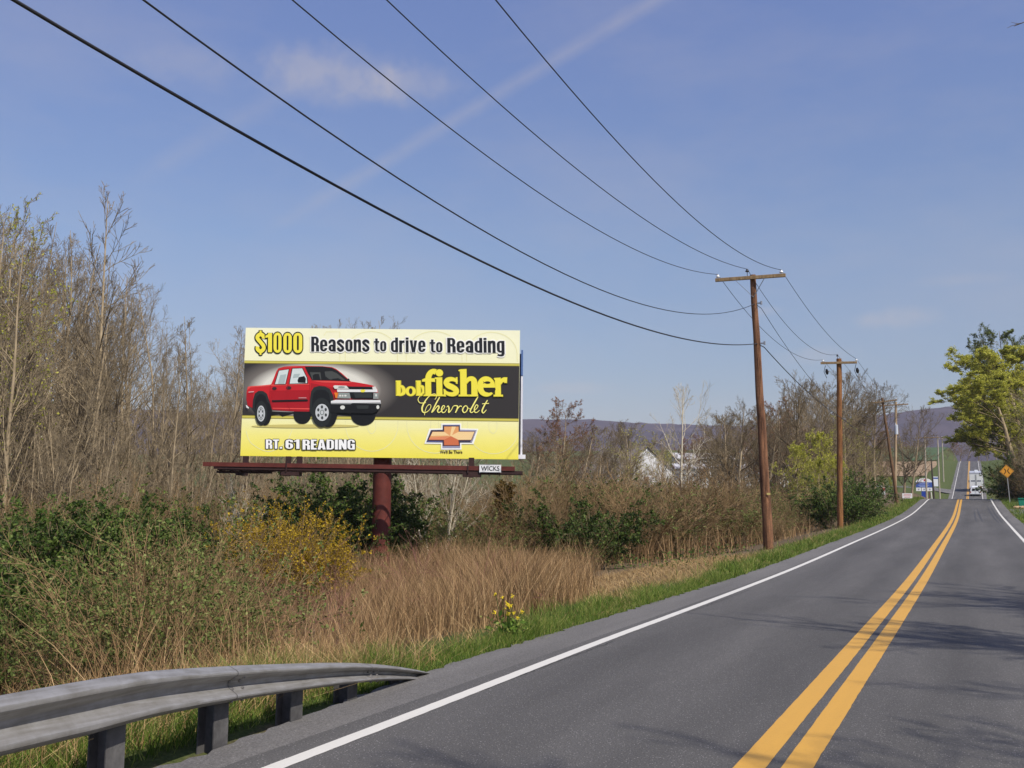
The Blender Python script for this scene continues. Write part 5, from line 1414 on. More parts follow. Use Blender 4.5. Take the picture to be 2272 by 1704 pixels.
# ---- right-hand trees
for name, key, nom, x, y, top, wide, lab in (
        ('leafy_tree', 'leafy0', 15, 5.4, 142, 830, 1.5, 'yellow-green leafing tree overhanging the road on the right'),
        ('leafy_tree', 'leafy1', 15, 6.8, 150, 765, 1.45, 'tall yellow-green leafing tree behind the overhanging one on the right'),
        ('leafy_tree', 'leafy0', 15, 6.2, 190, 880, 1.1, 'smaller yellow-green tree furthest along the right roadside'),
        ('leafy_tree', 'openleaf', 19, 6.8, 162, 728, .9, 'open-crowned tree whose top stands above the others on the right'),
        ('bare_tree', 'wood4', 14, 6.2, 116, 850, 1.4, 'bare brown tree with pale branches at the right picture edge'),
        ('leafy_tree', 'leafy1', 15, 8.0, 119, 800, 1.25, 'yellow-green tree at the right picture edge above the teal bin'),
        ('bare_tree', 'wood2', 14, 5.9, 130, 900, 1.2, 'bare brown tree over the diamond sign')):
    H = EYE + (1113 - top) / FPX * y * .93 - gz(x, y)
    plant(name, key, x, y, H / nom * wide, rnd.uniform(0, 6.28), lab, 'tree', sz=H / nom)
for k in range(44):
    y = rnd.uniform(117, 185); x = rnd.uniform(5.0, 9.0)
    plant('roadside_shrub', rnd.choice(('brush0', 'brush2', 'mixed0', 'green1')), x, y, rnd.uniform(1.1, 2.3), rnd.uniform(0, 6.28), 'dark shrub under the right-hand trees beyond the diamond sign', 'shrub', 'shrubs under the right-hand trees')
for k in range(16):
    y = rnd.uniform(114, 150); x = rnd.uniform(5.2, 9.5) + (y - 114) * .02
    s = rnd.uniform(.7, 1.15)
    plant('roadside_sapling', rnd.choice(('sapling0', 'sapling1', 'sapling2', 'hazy')), x, y, s, rnd.uniform(0, 6.28), 'thin bare sapling under the right-hand trees behind the diamond sign', 'tree', 'saplings under the right-hand trees')
# trees beside the camera that throw the branch shadows over the road
shade_tree = plant('roadside_tree', 'shade', 9.2, 9.5, .72, .4, 'bare roadside tree right of the road, its branch tip in the top right corner', 'tree')
for x, y, s, rz, lab in ((11.0, 1.2, .80, 2.4, 'bare roadside tree out of view beside the camera, casting the nearest branch shadows'),
                         (11.0, 5.2, .74, 4.1, 'bare roadside tree out of view on the right, casting shadows across the yellow lines'),
                         (10.6, 15.5, .76, 1.1, 'bare roadside tree out of view on the right, casting the farther branch shadows'),
                         (10.6, 25.0, .62, 5.2, 'bare roadside tree out of view on the right, shading the right road edge')):
    plant('roadside_tree', 'shade', x, y, s, rz, lab, 'tree')
def limb():
    rng = np.random.default_rng(8); s = .72
    tip = at(2250, 58, 12.5); tip2 = at(2262, 120, 12.5)
    b0 = np.array([9.2, 9.5, gz(9.2, 9.5)])
    c, sn = math.cos(-.4), math.sin(-.4); rot = np.array([[c, -sn, 0], [sn, c, 0], [0, 0, 1]])
    loc = lambda p: rot @ (np.asarray(p) - b0) / s
    a_ = np.array([0, 0, 6.2]); e_ = loc(tip); pts = [a_ + (e_ - a_) * t + np.array([0, 0, 1.4 * math.sin(math.pi * t)]) for t in np.linspace(0, 1, 9)]
    poly = np.array([pts]); rad = np.array([np.linspace(.07, .006, 9)])
    p2_, r2_ = shoots(rng, poly, rad, 16, .3, 1.0, 26, .075, 4, -.1, .10, .5, .4, .005)
    p3_, r3_ = shoots(rng, p2_, r2_, 4, .2, 1.0, 34, .5, 2, .1, .1, .7, .6, .004)
    v, f = tubes([(poly, rad), (p2_, r2_), (p3_, r3_)], 4)
    link('overhanging_limb', np_mesh('overhanging_limb', v, f), shade_tree, [M_twig_dark])
limb()

# ---- shrubs: the named ones first
def shrub(name, key, px, d, s, lab, cat='shrub', group=None, rz=None, sz=None):
    x, y = spot(px, d)
    return plant(name, key, x, y, s, rnd.uniform(0, 6.28) if rz is None else rz, lab, cat, group, sz=sz)
shrub('forsythia_bush', 'forsythia', 680, 24.0, .9, 'yellow-flowering bush at the lower left of the billboard pole', rz=.4)
shrub('forsythia_bush', 'forsythia', 590, 25.5, .78, 'smaller yellow-flowering bush left of the larger one', rz=2.4, sz=.95)
shrub('cedar_tree', 'cedar', 1118, 36, 1.0, 'small dark olive cedar standing alone right of the billboard pole', 'tree')
shrub('pale_sapling', 'pale_sapling', 968, 35, .95, 'pale multi-stemmed sapling between the billboard pole and the cedar', 'tree')
shrub('pale_sapling', 'pale_sapling', 560, 31, .55, 'pale leaning sapling under the left end of the billboard walkway', 'tree')
shrub('evergreen_shrub', 'green0', 1858, 66, 1.35, 'dark green rounded shrub left of the second utility pole foot', rz=1.)
shrub('evergreen_shrub', 'green1', 1893, 70, 1.25, 'dark green rounded shrub right of the second utility pole foot', rz=2.)
ORDN = ('first', 'second', 'third', 'fourth', 'fifth', 'sixth', 'seventh', 'eighth', 'ninth', 'tenth')
for q, (px, d, s) in enumerate(sorted(((700, 33, 1.25), (745, 35, 1.35), (790, 34, 1.2), (760, 31.5, 1.0), (885, 35, .7)))):
    shrub('honeysuckle_bush', rnd.choice(('green0', 'green1', 'green2')), px, d, s, ORDN[q] + ' from the left of the green bushes behind the billboard pole foot', 'shrub', 'green bushes around the billboard pole')
for q, (px, d, s) in enumerate(sorted(((10, 21, 1.1), (80, 22, 1.12), (150, 23, 1.05), (210, 21.5, 1.0), (300, 25, 1.0), (50, 18, .9), (-60, 19, 1.1), (380, 27, 1.0), (330, 24, .8)))):
    shrub('honeysuckle_bush', rnd.choice(('green0', 'green1', 'green2')), px, d, s, ORDN[q] + ' from the left of the dark green bushes in front of the wood', 'shrub', 'green bushes in front of the wood')
for q, (px, d, s) in enumerate(sorted(((345, 13.5, .95), (410, 14.5, .9), (255, 14.5, .7), (470, 16.5, .8)))):
    shrub('willow_bush', rnd.choice(('pale0', 'pale1')), px, d, s, ORDN[q] + ' from the left of the grey-green thin-stemmed bushes behind the guardrail', 'shrub', 'grey-green bushes behind the guardrail')
# ---- thicket of bare and half-leafed brush
def in_thicket(px, d):
    return True
n_b = 0
for k in range(330):
    px = rnd.uniform(-60, 1990); d = 15 + 78 * rnd.random() ** 1.0
    x, y = spot(px, d)
    if x > EDGE_L - 3.2 - (0 if d > 45 else 1.5): continue
    if 980 < px < 1420 and d < 24: continue
    if 1310 < px < 1700 and d < 36: continue
    if 500 < px < 780 and d < 24.5 and d > 12: continue
    if 480 < px < 1010 and d < 34: continue
    if math.hypot(x + 16.0, y - 26.5) < 1.6: continue
    dens = 1.0
    key = rnd.choices(('brush0', 'brush1', 'brush2', 'brush3', 'mixed0', 'mixed1', 'green2', 'bramble'), (3, 3, 3, 3, 4.5, 3.5, 1.3, 1.5))[0]
    s = rnd.uniform(.7, 1.15) * (1.0 if d > 26 else .72)
    if px > 1500 and d > 30: s *= .8
    lab = {'b': 'bare brown bush of the thicket between the wood and the road', 'm': 'half-leafed bush of the thicket between the wood and the road', 'g': 'leafy green bush within the brown thicket'}[key[0]]
    plant('thicket_bush', key, x, y, s, rnd.uniform(0, 6.28), lab, 'shrub', {'b': 'bare bushes of the thicket', 'm': 'half-leafed bushes of the thicket', 'g': 'green bushes within the thicket'}[key[0]])
    n_b += 1
for k in range(120):
    px = rnd.uniform(1150, 1800); d = rnd.uniform(40, 120); x, y = spot(px, d)
    if x > EDGE_L - 5: continue
    key = rnd.choices(('sapling0', 'sapling1', 'sapling2', 'mixed0', 'mixed1', 'brush0', 'brush3', 'hazy1'), (2, 2, 2, 3, 3, 3, 3, .8))[0]
    top = rnd.uniform(1015, 1085); H = EYE + (1113 - top) / FPX * d - gz(x, y)
    nom = 8. if key[0] == 's' else 9. if key[0] == 'h' else 2.4
    if nom < 3 and H > 3.6: H = rnd.uniform(2.4, 3.6)
    s = H / nom
    if key[0] in 'sh': plant('thicket_sapling', key, x, y, s * 1.3, rnd.uniform(0, 6.28), 'young bare tree of the thicket in front of the white buildings', 'tree', 'young trees before the white buildings', sz=s)
    else: plant('thicket_bush', key, x, y, s * 1.2, rnd.uniform(0, 6.28), 'tall brown bush of the thicket in front of the white buildings', 'shrub', 'bushes before the white buildings', sz=s)
for k in range(9):
    px = rnd.uniform(620, 1150); d = rnd.uniform(15, 25); x, y = spot(px, d)
    if 740 < px < 930: continue
    plant('bramble_bush', 'bramble', x, y, rnd.uniform(.7, 1.0), rnd.uniform(0, 6.28), 'arching bare bramble canes among the dry reeds below the billboard', 'shrub', 'brambles among the dry reeds')

# ================================================================== grasses
def blades(name, x, y, h, w, mat, bend=.35, lean=.25, seed=1, label=None, cat=None, dz=0.0, segs=2, xz=None):
    rng = np.random.default_rng(seed); n = len(x)
    z = ground_z(x, y) + dz
    a = rng.uniform(0, 2 * np.pi, n)
    dirx, diry = np.cos(a), np.sin(a)
    wa = rng.uniform(0, np.pi, n); wx, wy = np.cos(wa) * w / 2, np.sin(wa) * w / 2
    ln = lean * rng.normal(0, 1, n)
    V = []
    ts = np.linspace(0, 1, segs + 1)
    for t in ts:
        o = (ln * t + bend * np.abs(rng.normal(0, .2, n) * 0 + .6) * t * t) * h
        cx, cy, cz = x + dirx * o, y + diry * o, z - .04 + h * t * (1 - .12 * t * bend)
        k = 1 - .8 * t
        V.append(np.stack([np.stack([cx - wx * k, cy - wy * k, cz], 1), np.stack([cx + wx * k, cy + wy * k, cz], 1)], 1))
    V = np.stack(V, 1)                                  # n, segs+1, 2, 3
    idx = np.arange(n * (segs + 1) * 2).reshape(n, segs + 1, 2)
    F = np.stack([idx[:, :-1, 0], idx[:, :-1, 1], idx[:, 1:, 1], idx[:, 1:, 0]], -1).reshape(-1, 4)
    tone = np.repeat(rng.uniform(0, 1, n), (segs + 1) * 2)
    o = link(name, np_mesh(name, V.reshape(-1, 3), F, tone), None, [mat])
    return tag(o, label, cat, kind='stuff')
g = np.random.default_rng(99)
M_grass = noisy('grass_blades', lin(56, 82, 26), lin(104, 130, 46), tone=True, rough=.6, translucent=.3, spec=.2, c3=lin(164, 164, 88))
M_dry = noisy('dry_grass_blades', lin(140, 112, 74), lin(176, 146, 100), tone=True, rough=.85, translucent=.15, spec=.1, c3=lin(198, 172, 124))
# tall dry reeds between the verge and the billboard
def scatter(n, x0, x1, y0, y1, keep=None):
    x = g.uniform(x0, x1, n); y = g.uniform(y0, y1, n)
    if keep is not None:
        k = keep(x, y); x, y = x[k], y[k]
    return x, y
def clump(x, y, s, thr, seed): return wob(x, y, s, seed) + g.normal(0, .25, len(x)) > thr
x, y = scatter(52000, -15.5, -6.3, 9.5, 26, lambda x, y: clump(x, y, 2.2, -.45, 1.3) & (x > -6.8 - (y - 9) * .55) & (x < -6.35 - np.maximum(0, y - 17) * .14) & (np.arctan2(-x, y) > g.normal(.352, .015, len(x))) & (np.arctan2(-x, y) < g.normal(.54, .03, len(x))))
pxr = np.arctan2(-x, y); hk = 1 - .55 * sstep(.46, .56, pxr)
blades('dry_reeds', x, y, g.uniform(.45, 1.0, len(x)) * (1 + .55 * np.clip(wob(x, y, 1.3, 2.2) + .2, 0, 1)) * hk, g.uniform(.006, .013, len(x)), M_straw, .6, .27, 3, 'tall dry brown reeds filling the slope below the billboard', 'reeds', segs=3)
x, y = scatter(42000, -24, -6.0, 6.5, 26, lambda x, y: clump(x, y, 2.6, -.25, 4.) & (x < -6.4) & (np.arctan2(-x, y) > .40))
blades('dry_weeds', x, y, g.uniform(.4, 1.1, len(x)), g.uniform(.006, .012, len(x)), M_straw, .6, .3, 4, 'dry weed stalks between the bushes behind the guardrail', 'weeds', segs=3)
x, y = scatter(26000, -40, -6.2, 22, 75, lambda x, y: clump(x, y, 4., -.05, 2.) & (x < -6.6 - .03 * y) & ~((np.arctan2(-x, y) < .37) & (y < 33)))
blades('dry_brush_grass', x, y, g.uniform(.5, 1.2, len(x)), g.uniform(.012, .024, len(x)), M_straw, .5, .25, 5, 'dry grass among the thicket bushes further back', 'grass', segs=2)
# mown straw patch by the first pole
x, y = scatter(16000, -9.5, -6.1, 17.5, 34, lambda x, y: x > -9.5 + (y - 17) * .03)
blades('straw_patch', x, y, g.uniform(.06, .22, len(x)), g.uniform(.008, .016, len(x)), M_dry, 1.6, .9, 6, 'flattened pale straw beside the verge near the first pole', 'straw', segs=2)
# green verge
def verge(n, y0, y1, wv, h, bw, seed, side=-1):
    y = y0 + (y1 - y0) * g.uniform(0, 1, n) ** 1.0
    q = np.abs(g.normal(0, .5, n)) * wv
    x = (EDGE_L + .04 - q if side < 0 else EDGE_R - .04 + q) + road_x(y)
    q = q * (1 + .7 * wob(x, y, 2.1, seed)); x = (EDGE_L + .04 - q if side < 0 else EDGE_R - .04 + q) + road_x(y)
    hh = h * g.uniform(.35, 1.3, n) * (.55 + .6 * np.minimum(1, q / .4)) * (1 + .6 * wob(x * 1.7, y, 1.1, seed + 1.))
    return x, y, hh, g.uniform(.6, 1.3, n) * bw
M_g = M_grass
parts = [verge(26000, 9.3, 24, .95, .17, .008, 1), verge(22000, 24, 60, 1.1, .20, .016, 2), verge(12000, 60, 128, 1.6, .24, .035, 3)]
x, y, h, w = (np.concatenate([p[k] for p in parts]) for k in range(4))
blades('verge_grass', x, y, h, w, M_grass, .7, .4, 8, 'green grass strip along the left shoulder edge', 'grass')
x, y, h, w = (np.concatenate([a_, b_]) for a_, b_ in zip(verge(7000, 9.3, 40, 1.5, .16, .010, 6), verge(3000, 40, 110, 1.8, .2, .025, 7)))
blades('verge_dry_grass', x - .1, y, h, w, M_dry, 1.0, .6, 12, 'dry straw-coloured grass mixed into the left verge', 'grass')
x, y, h, w = verge(16000, 2.6, 9.4, 1.5, .26, .008, 4)
x = x - .03
blades('guardrail_grass', x, y, h, w, M_grass, .7, .4, 9, 'long green grass under and behind the guardrail', 'grass')
x, y = scatter(9000, -7.2, -5.25, 2.8, 10)
blades('guardrail_dry_grass', x, y, g.uniform(.12, .5, len(x)), g.uniform(.005, .010, len(x)), M_dry, 1.0, .6, 10, 'dry grass mixed into the green behind the guardrail', 'grass')
x, y, h, w = verge(9000, 42, 130, 2.2, .20, .03, 5, 1)
blades('verge_grass_far_side', x, y, h, w, M_grass, .7, .4, 11, 'green grass along the right shoulder near the driveway', 'grass')
# green undergrowth leaves on the low ground
x, y = scatter(26000, -26, -6.6, 8, 40, lambda x, y: clump(x, y, 3.1, .25, 6.) & ~((x > -13) & (y < 24) & (y > 12)))
n_ = len(x); pts = np.stack([x, y, ground_z(x, y) + g.uniform(.02, .45, n_)], 1)
lv, lf, lt = leaves(g, pts, .035)
tag(link('undergrowth', np_mesh('undergrowth', lv, lf, lt), None, [M_leaf]), 'low green weeds covering the ground between the bushes', 'weeds', kind='stuff')

# yellow wildflowers by the shoulder
root = empty('wildflower', (-5.45, 12.2, gz(-5.45, 12.2)), 0, 'clump of bright yellow wildflowers in the verge grass', 'wildflower')
rg = np.random.default_rng(5); mb = MB(); heads = []
for k in range(15):
    a = rg.uniform(0, 6.3); q = rg.uniform(.02, .26); h = rg.uniform(.28, .58)
    t = (math.cos(a) * q, math.sin(a) * q, h); mb.tube([(t[0] * .2, t[1] * .2, 0), (t[0] * .7, t[1] * .7, h * .6), t], .004, 5); heads.append(t)
mb.build('stems', M_grass, root)
lv, lf, lt = leaves(rg, rg.normal(0, 1, (160, 3)) * np.array([.12, .12, .07]) + np.array([0, 0, .14]), .03)
link('foliage', np_mesh('foliage', lv, lf, lt), root, [M_grass])
M_fl = plain('petals_yellow', (.80, .60, .02), .6)
for t in heads:
    mb = MB()
    for j in range(9):
        o = rg.normal(0, .009, 3); c = Vector(t) + Vector(o); mb.box(c, (.013, .013, .009), Matrix.Rotation(rg.uniform(0, 3), 3, 'Z'))
    mb.build('flower_head', M_fl, root)

# ================================================================== buildings
M_wall = noisy('white_boards', (.54, .54, .52), (.64, .64, .62), scale=.6, stretch=(1, 1, 3), rough=.7)
M_roof = noisy('pale_metal_roof', (.46, .45, .44), (.56, .55, .54), scale=.8, rough=.6)
M_win = plain('window_dark', (.04, .045, .05), .2)
def building(name, px, d, L, Wd, hw, hr, rz, label, base_y=None, wins=0, sink=0.0, doors=0, roof=None):
    x, y = spot(px, d)
    root = empty(name, (x, y, gz(x, y) - sink), rz, label, 'building')
    mb = MB(); a, b_ = L / 2, Wd / 2
    mb.prism([(a, -b_, -1), (a, b_, -1), (a, b_, hw), (a, 0, hw + hr), (a, -b_, hw)], (-L, 0, 0)); mb.build('wall', M_wall, root)
    ov = .35
    for s in (-1, 1):
        mb = MB(); e = hr / b_ * ov
        p = [(a + ov, s * (b_ + ov), hw - e + .05), (a + ov, 0, hw + hr + .05), (a + ov, 0, hw + hr + .22), (a + ov, s * (b_ + ov), hw - e + .22)]
        mb.prism(p, (-L - 2 * ov, 0, 0)); mb.build('roof_slope', roof or M_roof, root)
    for k in range(wins):
        xx = -a + (k + .5) * L / wins
        mb = MB(); mb.box((xx, -b_ - .01, hw * .55), (L / wins * .38, .08, hw * .24)); w_ = mb.build('window', M_win, root)
        mb = MB(); mb.box((xx, -b_ - .06, hw * .55 - hw * .17), (L / wins * .5, .1, .08)); mb.build('sill', M_wall, w_)
    for k in range(doors):
        mb = MB(); mb.box((a + .02, (k - (doors - 1) / 2) * 2.2, hw * .55), (.08, 1.0, 1.3)); mb.build('loft_door', plain('door_rust', (.30, .12, .08), .7), root)
    return root
building('white_barn', 1385, 205, 15, 13.0, 3.2, 4.9, R(24 - 62), 'white gabled barn partly hidden by bare trees behind the thicket', doors=1, sink=-1.2, roof=noisy('weathered_brown_roof', (.16, .135, .115), (.24, .20, .17), scale=.8, rough=.8))
building('long_shed', 1612, 250, 25, 9, 3.4, 1.2, R(24), 'long low white building with a row of windows seen through the trees', wins=9, sink=-1.3)
building('long_shed', 1705, 262, 12, 8, 3.2, 1.4, R(22), 'small white shed right of the long white building', wins=3, sink=-1.2)
building('farmhouse', 1560, 330, 18, 8, 2.6, 1.8, R(26), 'far white building above the long white shed', wins=5, sink=-2.4)
building('farmhouse', 1668, 380, 8, 7, 3.0, 2.2, R(30), 'tiny pale house on the rise right of the far building', wins=2, sink=-1.0)

# ================================================================== signs
def text_mesh(name, body, w, h, mat, parent, loc, rot=(R(90), 0, 0), off=.02):
    cu = bpy.data.curves.new('t', 'FONT'); cu.body = body; cu.offset = off; cu.resolution_u = 3
    ob = bpy.data.objects.new('t', cu); COL.objects.link(ob)
    me = bpy.data.meshes.new_from_object(ob.evaluated_get(bpy.context.evaluated_depsgraph_get()))
    bpy.data.objects.remove(ob); bpy.data.curves.remove(cu)
    V = np.array([v.co[:2] for v in me.vertices]); lo, hi = V.min(0), V.max(0)
    for v in me.vertices: v.co = ((v.co[0] - lo[0]) / (hi[0] - lo[0]) * w - w / 2, (v.co[1] - lo[1]) / (hi[1] - lo[1]) * h - h / 2, 0)
    me.name = name
    o = link(name, me, parent, [mat]); o.location = loc; o.rotation_euler = rot
    return o
M_signpost = plain('sign_post_steel', (.34, .33, .31), .5, .4)
# diamond warning sign
Yd = 112.0; d = ray(2241, 1112); xd = d[0] / d[1] * Yd
root = empty('warning_sign', (xd, Yd, gz(xd, Yd)), R(3), 'orange-yellow diamond warning sign on a leaning steel post', 'road sign')
root.rotation_euler = (0, R(-3.2), R(3))
mb = MB(); mb.box((0, 0, 1.1), (.08, .05, 3.4)); mb.build('post', M_signpost, root)
zc = 3.05; q = .645
mb = MB(); mb.prism([(-q, -.04, zc), (0, -.04, zc - q), (q, -.04, zc), (0, -.04, zc + q)], (0, .01, 0))
dp = mb.build('panel', plain('sign_amber', (.70, .30, .02), .45), root)
mb = MB(); r_ = q - .05; k_ = q - .075
mb.add([(-r_, -.046, zc), (0, -.046, zc - r_), (r_, -.046, zc), (0, -.046, zc + r_), (-k_, -.046, zc), (0, -.046, zc - k_), (k_, -.046, zc), (0, -.046, zc + k_)], [(0, 1, 5, 4), (1, 2, 6, 5), (2, 3, 7, 6), (3, 0, 4, 7)])
mb.build('border', plain('sign_black', (.03, .025, .02), .5), dp)
for s in (-1, 1):
    a = Art(lambda u, v: (u, v), start=.047, step=.001); a.ink('sign_mark', (70, 46, 10))
    a.stroke([(s * .20, zc + .26), (s * .09, zc + .06), (s * .13, zc - .08), (s * .24, zc - .24)], .075); a.build('symbol', a.mats, dp)
# arched business sign
Ys = 226.; d = ray(2051, 1100); xs_ = d[0] / d[1] * Ys; g0 = gz(xs_, Ys)
mpp = Ys / FPX / .93
z_of = lambda py: EYE + ray(2051, py)[2] / ray(2051, py)[1] * Ys - g0
root = empty('business_sign', (xs_, Ys, g0), R(6), 'white and blue business sign with an arched top on a blue post', 'sign')
M_sw = plain('sign_white', (.80, .80, .78), .5); M_sb = plain('sign_blue', lin(62, 88, 158), .5); M_db = plain('sign_deep_blue', lin(30, 62, 150), .5); M_sr = plain('sign_red', lin(190, 60, 56), .5)
hw = 14.5 * mpp
zt, zm, zl_, zb_, zf = z_of(1061), z_of(1070), z_of(1081.5), z_of(1090), g0 * 0
arc = [(hw * math.cos(t) * 1.0, -.1, zm + (zt - zm) * math.sin(t)) for t in np.linspace(0, math.pi, 13)]
mb = MB(); mb.prism(arc, (0, .2, 0)); cap = mb.build('arched_top', M_sw, root)
mb = MB(); mb.box((.15, -.11, zm + (zt - zm) * .5), (.35, .02, (zt - zm) * .5)); mb.build('red_emblem', M_sr, cap)
mb = MB(); mb.box((0, 0, (zm + zl_) / 2), (hw * 2, .2, zm - zl_)); bp_ = mb.build('blue_panel', M_sb, root)
for k, (w_, zz) in enumerate(((1.7, .70), (2.0, .42), (1.5, .18))):
    mb = MB(); mb.box((-.05 * k, -.108, zl_ + (zm - zl_) * zz), (w_, .012, .10)); mb.build('lettering_line', plain('sign_pale_blue', lin(160, 175, 215), .5), bp_)
for k in range(3):
    mb = MB(); mb.box(((k - 1) * hw * .68, 0, (zl_ + zb_) / 2), (hw * .6, .16, zl_ - zb_ - .1)); c_ = mb.build('price_board', M_sw, root)
    mb = MB(); mb.box(((k - 1) * hw * .68, -.085, (zl_ + zb_) / 2), (hw * .22, .012, .35)); mb.build('figure', plain('sign_grey', (.35, .36, .38), .5), c_)
mb = MB(); mb.box((-.15, 0, zb_ / 2 - .2), (.75, .3, zb_ + .4)); mb.build('post', M_db, root)
mb = MB(); mb.box((.95, 0, zb_ / 2 - .2), (.25, .25, zb_ + .4)); mb.build('post', plain('post_maroon', (.12, .05, .05), .6), root)
# tall white and blue sign further on
Yt = 262.; d = ray(2075, 1070); xt = d[0] / d[1] * Yt; g0 = gz(xt, Yt)
z_t = lambda py: EYE + ray(2075, py)[2] / ray(2075, py)[1] * Yt - g0
root = empty('business_sign', (xt, Yt, g0), R(4), 'tall narrow white sign with a blue stripe behind the dark leaning pole', 'sign')
mb = MB(); mb.box((0, 0, (z_t(1057.5) + z_t(1079)) / 2), (1.25, .25, z_t(1057.5) - z_t(1079))); pn = mb.build('panel', M_sw, root)
mb = MB(); mb.box((0, -.13, z_t(1061)), (1.26, .02, .32)); mb.build('blue_stripe', M_sb, pn)
mb = MB(); mb.box((0, .02, z_t(1079) / 2), (.3, .2, z_t(1079) + .4)); mb.build('post', M_signpost, root)
# little roadside boards on the left verge
for (px, py, w_, h_, Y, lab, red) in ((2013, 1100, .98, .52, 118., 'small white board with red lettering low on the verge past the leaning pole', True),
                                     (1960, 1090, .36, .78, 116., 'narrow red and white sign among the brush left of the leaning pole', None),
                                     (1946, 1091, .32, .42, 121., 'tiny faded red and white sign deeper in the brush', None)):
    d = ray(px, py); x = d[0] / d[1] * Y; zc = EYE + d[2] / d[1] * Y; g0 = gz(x, Y)
    root = empty('roadside_board', (x, Y, g0), R(8), lab, 'sign')
    mb = MB(); mb.box((0, 0, zc - g0), (w_, .04, h_)); pn = mb.build('panel', M_sw, root)
    if red:
        for k, ww in enumerate((.7, .8, .55)):
            mb = MB(); mb.box((0, -.024, zc - g0 + .15 - k * .15), (ww, .008, .06)); mb.build('lettering_line', plain('sign_faded_red', lin(205, 130, 128), .5), pn)
    else:
        mb = MB(); mb.box((0, -.024, zc - g0 + h_ * .28), (w_ * .9, .008, h_ * .35)); mb.build('red_patch', M_sr, pn)
    for s in (-1, 1):
        mb = MB(); mb.box((s * w_ * .4, .03, (zc - g0) / 2 - .1), (.03, .03, zc - g0 + .2)); mb.build('leg', M_signpost, root)
# mailboxes and posts on the right roadside
for (px, Y, h_, lab) in ((2199, 196., 1.15, 'pale mailbox on a post beside the right shoulder'), (2220, 150., 2.6, 'pale wooden post under the right-hand trees')):
    d = ray(px, 1090); x = d[0] / d[1] * Y; g0 = gz(x, Y)
    root = empty('mailbox' if h_ < 2 else 'wooden_post', (x, Y, g0), 0, lab, 'mailbox' if h_ < 2 else 'post')
    mb = MB(); mb.box((0, 0, h_ / 2 - .15), (.14, .14, h_ + .3)); mb.build('post', M_pole4, root)
    if h_ < 2:
        mb = MB(); mb.tube([(0, -.35, h_ + .2), (0, .3, h_ + .2)], .30, 14); mb.build('box', M_sw, root)
        mb = MB(); mb.box((.31, .05, h_ + .35), (.02, .06, .22)); mb.build('flag', M_sr, root)
d = ray(2268, 1096); Yb = 100.; xb = d[0] / d[1] * Yb
root = empty('green_bin', (xb, Yb, gz(xb, Yb)), 0, 'small teal green bin at the right picture edge', 'bin')
mb = MB(); mb.prism([(-.28, -.25, 0), (.28, -.25, 0), (.34, -.25, .75), (-.34, -.25, .75)], (0, .5, 0)); mb.build('body', plain('bin_teal', lin(24, 128, 100), .5), root, .03)
mb = MB(); mb.prism([(-.38, -.3, .76), (.38, -.3, .76), (.33, -.3, .84), (-.33, -.3, .84)], (0, .6, 0)); mb.build('lid', plain('bin_teal', lin(24, 128, 100), .5), root, .02)
for k in range(5):
    d = ray(2254 + k * 5, 1108); Yk = 97. + (k % 2) * .5; x = d[0] / d[1] * Yk
    mb = MB(); rg = np.random.default_rng(k)
    bm = bmesh.new(); bmesh.ops.create_icosphere(bm, subdivisions=2, radius=.24)
    for v in bm.verts: v.co = Vector((v.co.x * 1.25, v.co.y, v.co.z * .75)) * (1 + rg.normal(0, .07))
    me = bpy.data.meshes.new('edging_stone'); bm.to_mesh(me); bm.free()
    o = link('edging_stone', me, None, [noisy('sandstone', lin(150, 122, 90), lin(190, 160, 122), scale=5, rough=.9)])
    o.location = (x, Yk, gz(x, Yk) + .1); o.rotation_euler = (0, 0, k)
    tag(o, 'sandy edging stone on the grass at the right picture edge', 'stone', 'edging stones by the driveway')

# ================================================================== vehicles
M_vw = plain('van_white', (.82, .83, .82), .35); M_rubber = plain('tyre_rubber', (.02, .02, .02), .8); M_gl = plain('vehicle_glass', (.015, .018, .02), .1)
M_tail = plain('tail_lamp', lin(150, 34, 40), .3); M_chr = plain('bumper_steel', (.5, .5, .5), .3, .8); M_tbox = noisy('box_panel', (.76, .76, .70), (.82, .82, .77), scale=.8, rough=.5)
def wheel(root, p, r, w):
    mb = MB(); mb.tube([(p[0] - w / 2, p[1], p[2]), (p[0] + w / 2, p[1], p[2])], r, 18); t = mb.build('wheel', M_rubber, root)
    mb = MB(); mb.tube([(p[0] - w / 2 - .01, p[1], p[2]), (p[0] + w / 2 + .01, p[1], p[2])], r * .55, 14); mb.build('rim', M_chr, t)
def tilt(Y): return math.atan(float(road_z(Y + 2) - road_z(Y - 2)) / 4)
# van
Yv = 252.; d = ray(2164.5, 1100); xv = d[0] / d[1] * Yv
root = empty('van', (xv, Yv, float(road_z(Yv))), 0, 'white van driving away behind the box truck', 'van'); root.rotation_euler = (tilt(Yv), 0, 0)
sec = [(-1.06, .38), (1.06, .38), (1.10, .75), (1.06, 1.15), (.92, 1.75), (.78, 2.02), (.60, 2.10), (-.60, 2.10), (-.78, 2.02), (-.92, 1.75), (-1.06, 1.15), (-1.10, .75)]
mb = MB(); n = len(sec); vs = []
for yy, kx, kz in ((0, .97, .985), (.12, 1, 1), (3.6, 1, 1), (4.2, .97, .78), (5.0, .93, .52), (5.2, .85, .46)):
    for (x, z) in sec: vs.append((x * kx, yy, .38 + (z - .38) * kz))
fs = [tuple(range(n))] + [tuple(range(5 * n, 6 * n))[::-1]]
for i in range(5):
    for k in range(n): fs.append((i * n + k, i * n + (k + 1) % n, (i + 1) * n + (k + 1) % n, (i + 1) * n + k))
mb.add(vs, fs); mb.build('body', M_vw, root, .03)
